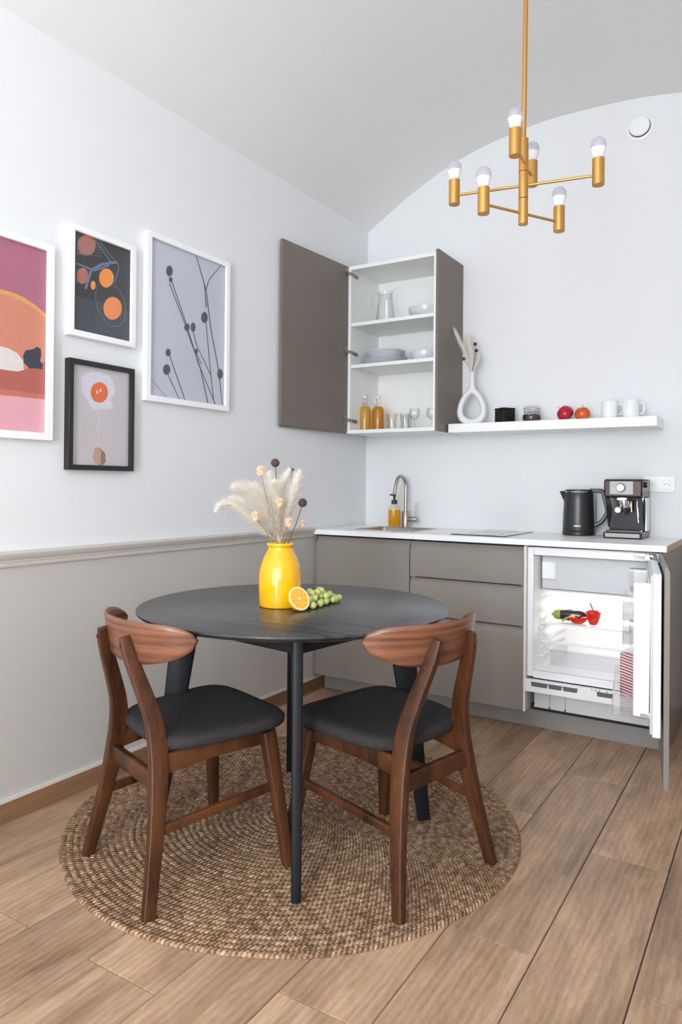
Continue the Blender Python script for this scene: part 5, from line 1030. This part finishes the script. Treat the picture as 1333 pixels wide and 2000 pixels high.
# ================================================================ on the table
TT=.7503
V0=(.811,-1.985,TT)
t=thing('yellow_vase',V0,'glossy yellow ceramic vase on the dining table','vase',world=False)
b=MB(); pr=[(0,0),(.064,0),(.068,.002),(.0695,.006),(.0715,.05),(.0722,.09),(.0705,.115),(.066,.135),(.058,.158),(.049,.176),(.0425,.189),(.0405,.194),(.0405,.198),(.044,.200),(.0465,.204),(.0465,.209),(.044,.212),(.040,.212),(.0375,.207),(.0370,.196),(.040,.186),(.055,.158),(.066,.12),(.067,.05),(.063,.008),(0,.006)]
b.lathe(pr,64,(0,0,0)); b.build('body','vase_yellow',t,smooth=50)
G='dried stems in the yellow vase'
PL=[([(.81,-1.985,.958),(.781,-2.027,.997),(.753,-2.068,1.042),(.717,-2.114,1.088),(.693,-2.141,1.092),(.674,-2.152,1.072)],.050,.50,'lowest cream plume, drooping far out on the left of the vase'),
([(.81,-1.985,.958),(.764,-1.99,1.012),(.713,-1.999,1.059),(.663,-2.007,1.096),(.622,-2.021,1.110)],.050,.45,'cream plume just above the lowest drooping one'),
([(.81,-1.985,.958),(.808,-2.034,1.032),(.793,-2.079,1.100),(.77,-2.117,1.140),(.743,-2.146,1.152)],.060,.65,'cream plume curling over at the upper left'),
([(.81,-1.985,.958),(.776,-1.983,1.046),(.726,-1.98,1.120),(.680,-1.979,1.150)],.060,.6,'fluffy cream plume behind the upper left one'),
([(.81,-1.985,.958),(.79,-1.974,1.047),(.764,-1.967,1.133),(.745,-1.961,1.195)],.060,.6,'upright cream plume below the topmost pale head'),
([(.81,-1.985,.958),(.807,-1.988,1.048),(.811,-1.986,1.142),(.832,-1.970,1.205)],.050,.5,'cream plume leaning right, left of the tall rounded one'),
([(.81,-1.985,.958),(.836,-1.993,1.032),(.868,-1.997,1.126),(.885,-1.984,1.198)],.052,.62,'tall dense rounded cream plume on the right'),
([(.81,-1.985,.958),(.823,-2.013,1.049),(.828,-2.034,1.117),(.833,-2.055,1.160)],.060,.62,'cream plume in the middle facing the room')]
for path,ln,wd,lab in PL:
    plume('pampas_stem',[(V0[0]+(.005*random.uniform(-1,1)),V0[1],TT+.15)]+path[:],ln*1.10,wd*1.30,1900,'pampas',V0,lab,G,hw=.0007,start=.30,fall=.3)
def teasel(p,lab,r,bristle=True):
    t=thing('teasel_stem',V0,lab,'dried flower',G); p=Vector(p)
    b0=Vector((V0[0]+(p.x-V0[0])*.25,V0[1]+(p.y-V0[1])*.25,TT+.20)); P=cr([b0,b0.lerp(p,.5)+Vector((0,0,.008)),p],6)
    b=MB(); b.tube(P,.0017,6); b.build('stem','dry_stem',t)
    b=MB(); b.ball(p,r*.58,16,sz=(1,1,1.25))
    for k in range(420):
        d=Vector((random.gauss(0,1),random.gauss(0,1),random.gauss(0,1)+.3)).normalized(); s_=d.orthogonal().normalized()*.0007
        q=p+Vector((d.x*r*.5,d.y*r*.5,d.z*r*.65)); b.add([q-s_,q+s_,q+d*r*.55+Vector((0,0,r*.25))],[(0,1,2)])
    for k in range(9):
        a=2*PI*k/9; q=p-Vector((0,0,r*.8)); d=Vector((math.cos(a),math.sin(a),.35)); s_=Vector((-d.y,d.x,0))*.0012
        b.add([q-s_,q+s_,q+d*r*1.3],[(0,1,2)])
    b.build('seed_head','peach_head',t,smooth=0)
teasel((.797,-2.077,1.196),'pale peach bristly head at the top left of the bouquet',.017)
teasel((.856,-2.052,1.094),'pale peach bristly head in the middle of the bouquet',.015)
teasel((.795,-2.101,1.048),'pale peach bristly head low on the left of the bouquet',.017)
teasel((.876,-2.027,1.030),'pale peach bristly head low above the vase rim',.0155)
teasel((.868,-1.940,1.022),'beige bristly head low behind on the right',.012)
for p,r,lab in (((.782,-1.981,1.230),.0155,'round brown seed ball at the very top of the bouquet'),((.884,-1.963,1.097),.0155,'round brown seed ball sticking out on the right'),((.813,-1.926,1.208),.0068,'tiny dark seed ball between the two tallest plumes')):
    t=thing('seed_ball_stem',V0,lab,'dried flower',G); p=Vector(p); b0=Vector((V0[0]+(p.x-V0[0])*.3,V0[1]+(p.y-V0[1])*.3,TT+.20))
    b=MB(); b.tube(cr([b0,b0.lerp(p,.55)+Vector((.004,0,0)),p],6),.0013,6); b.build('stem','dark_stem',t)
    b=MB(); b.ball(p,r*.92,20)
    for k in range(260):
        d=Vector((random.gauss(0,1),random.gauss(0,1),random.gauss(0,1))).normalized(); s_=d.orthogonal().normalized()*.0006; q=p+d*r*.88; b.add([q-s_,q+s_,q+d*r*.14],[(0,1,2)])
    b.build('seed_ball','brown_ball',t,smooth=0)
# half orange: cut face turned up and towards the camera
oc=Vector((.922,-2.030,TT+.0405)); nrm=Vector((.86,-.242,.45)).normalized()
t=thing('half_orange',(oc.x,oc.y,TT),'orange half showing its cut face, leaning against the yellow vase','orange',world=True)
qm=nrm.to_track_quat('Z','Y').to_matrix().to_4x4()
R=.040
M=Matrix.Translation(oc)@qm
b=MB(); b.lathe([(R*math.cos(PI/2*k/10),-R*.93*math.sin(PI/2*k/10)) for k in range(11)],40,M=M); b.build('peel','orange_skin',t)
b=MB(); b.lathe([(R,0),(R*.985,.0012),(R*.88,.0012),(R*.875,.0005)],40,M=M); b.lathe([(R*.12,.0008),(R*.10,.0014),(0,.0014)],20,M=M); b.build('pith','orange_pith',t)
me=MB(); me.lathe([(R*.877,.0006),(R*.1,.0006)],40); o=me.build('flesh','orange_flesh',t,org=(0,0,0)); o.parent=t; o.matrix_local=Matrix.Translation(-Vector(t['_w']))@M
# grapes
GX,GY=.900,-1.890
t=thing('grape_bunch',(GX,GY,TT),'bunch of green grapes lying on the dining table','grapes')
gp=[]
random.seed(11)
def trygrape(p,r):
    for q,rr in gp:
        if (p-q).length<(r+rr)*.86: return False
    gp.append((p,r)); return True
ax0=Vector((.893,-1.975,0)); ax1=Vector((.905,-1.790,0))
for layer,zc in ((0,.0122),(1,.0295),(2,.044)):
    for k in range(1800):
        u=random.random(); w_=(.050-.028*u)*(1,.75,.40)[layer]
        if layer==2 and not .10<u<.6: continue
        if layer==1 and u>.80: continue
        p=ax0.lerp(ax1,u)+Vector((.0,0,0)); nn=Vector((.98,-.12,0))
        p=p+nn*random.uniform(-w_,w_); r=random.uniform(.0108,.0128)
        if (Vector((p.x,p.y,0))-Vector((V0[0],V0[1],0))).length<.088: continue
        if (Vector((p.x,p.y,0))-Vector((oc.x,oc.y,0))).length<.046: continue
        trygrape(Vector((p.x,p.y,TT+zc+random.uniform(-.0006,.002))),r)
        if len(gp)>=(40,64,74)[layer]: break
b=MB(); b.ball((0,0,0),.011,18,sz=(1,1,1.06)); g0=b.build('grape','grape',t,org=(0,0,0))
for i,(p,r) in enumerate(gp):
    g=g0 if i==0 else g0.copy()
    if i: col.objects.link(g)
    g.parent=t; g.location=p-Vector(t['_w']); s_=r/.011; g.scale=(s_,s_,s_); g.rotation_euler=(random.random()*3,random.random()*3,random.random()*3)
b=MB(); b.tube(cr([(.893,-1.975,TT+.022),(.896,-1.92,TT+.030),(.902,-1.85,TT+.02),(.905,-1.795,TT+.014)],6),.0018,6); b.build('stalk','grape_stalk',t)
for o in bpy.data.objects:
    if '_w' in o: del o['_w']
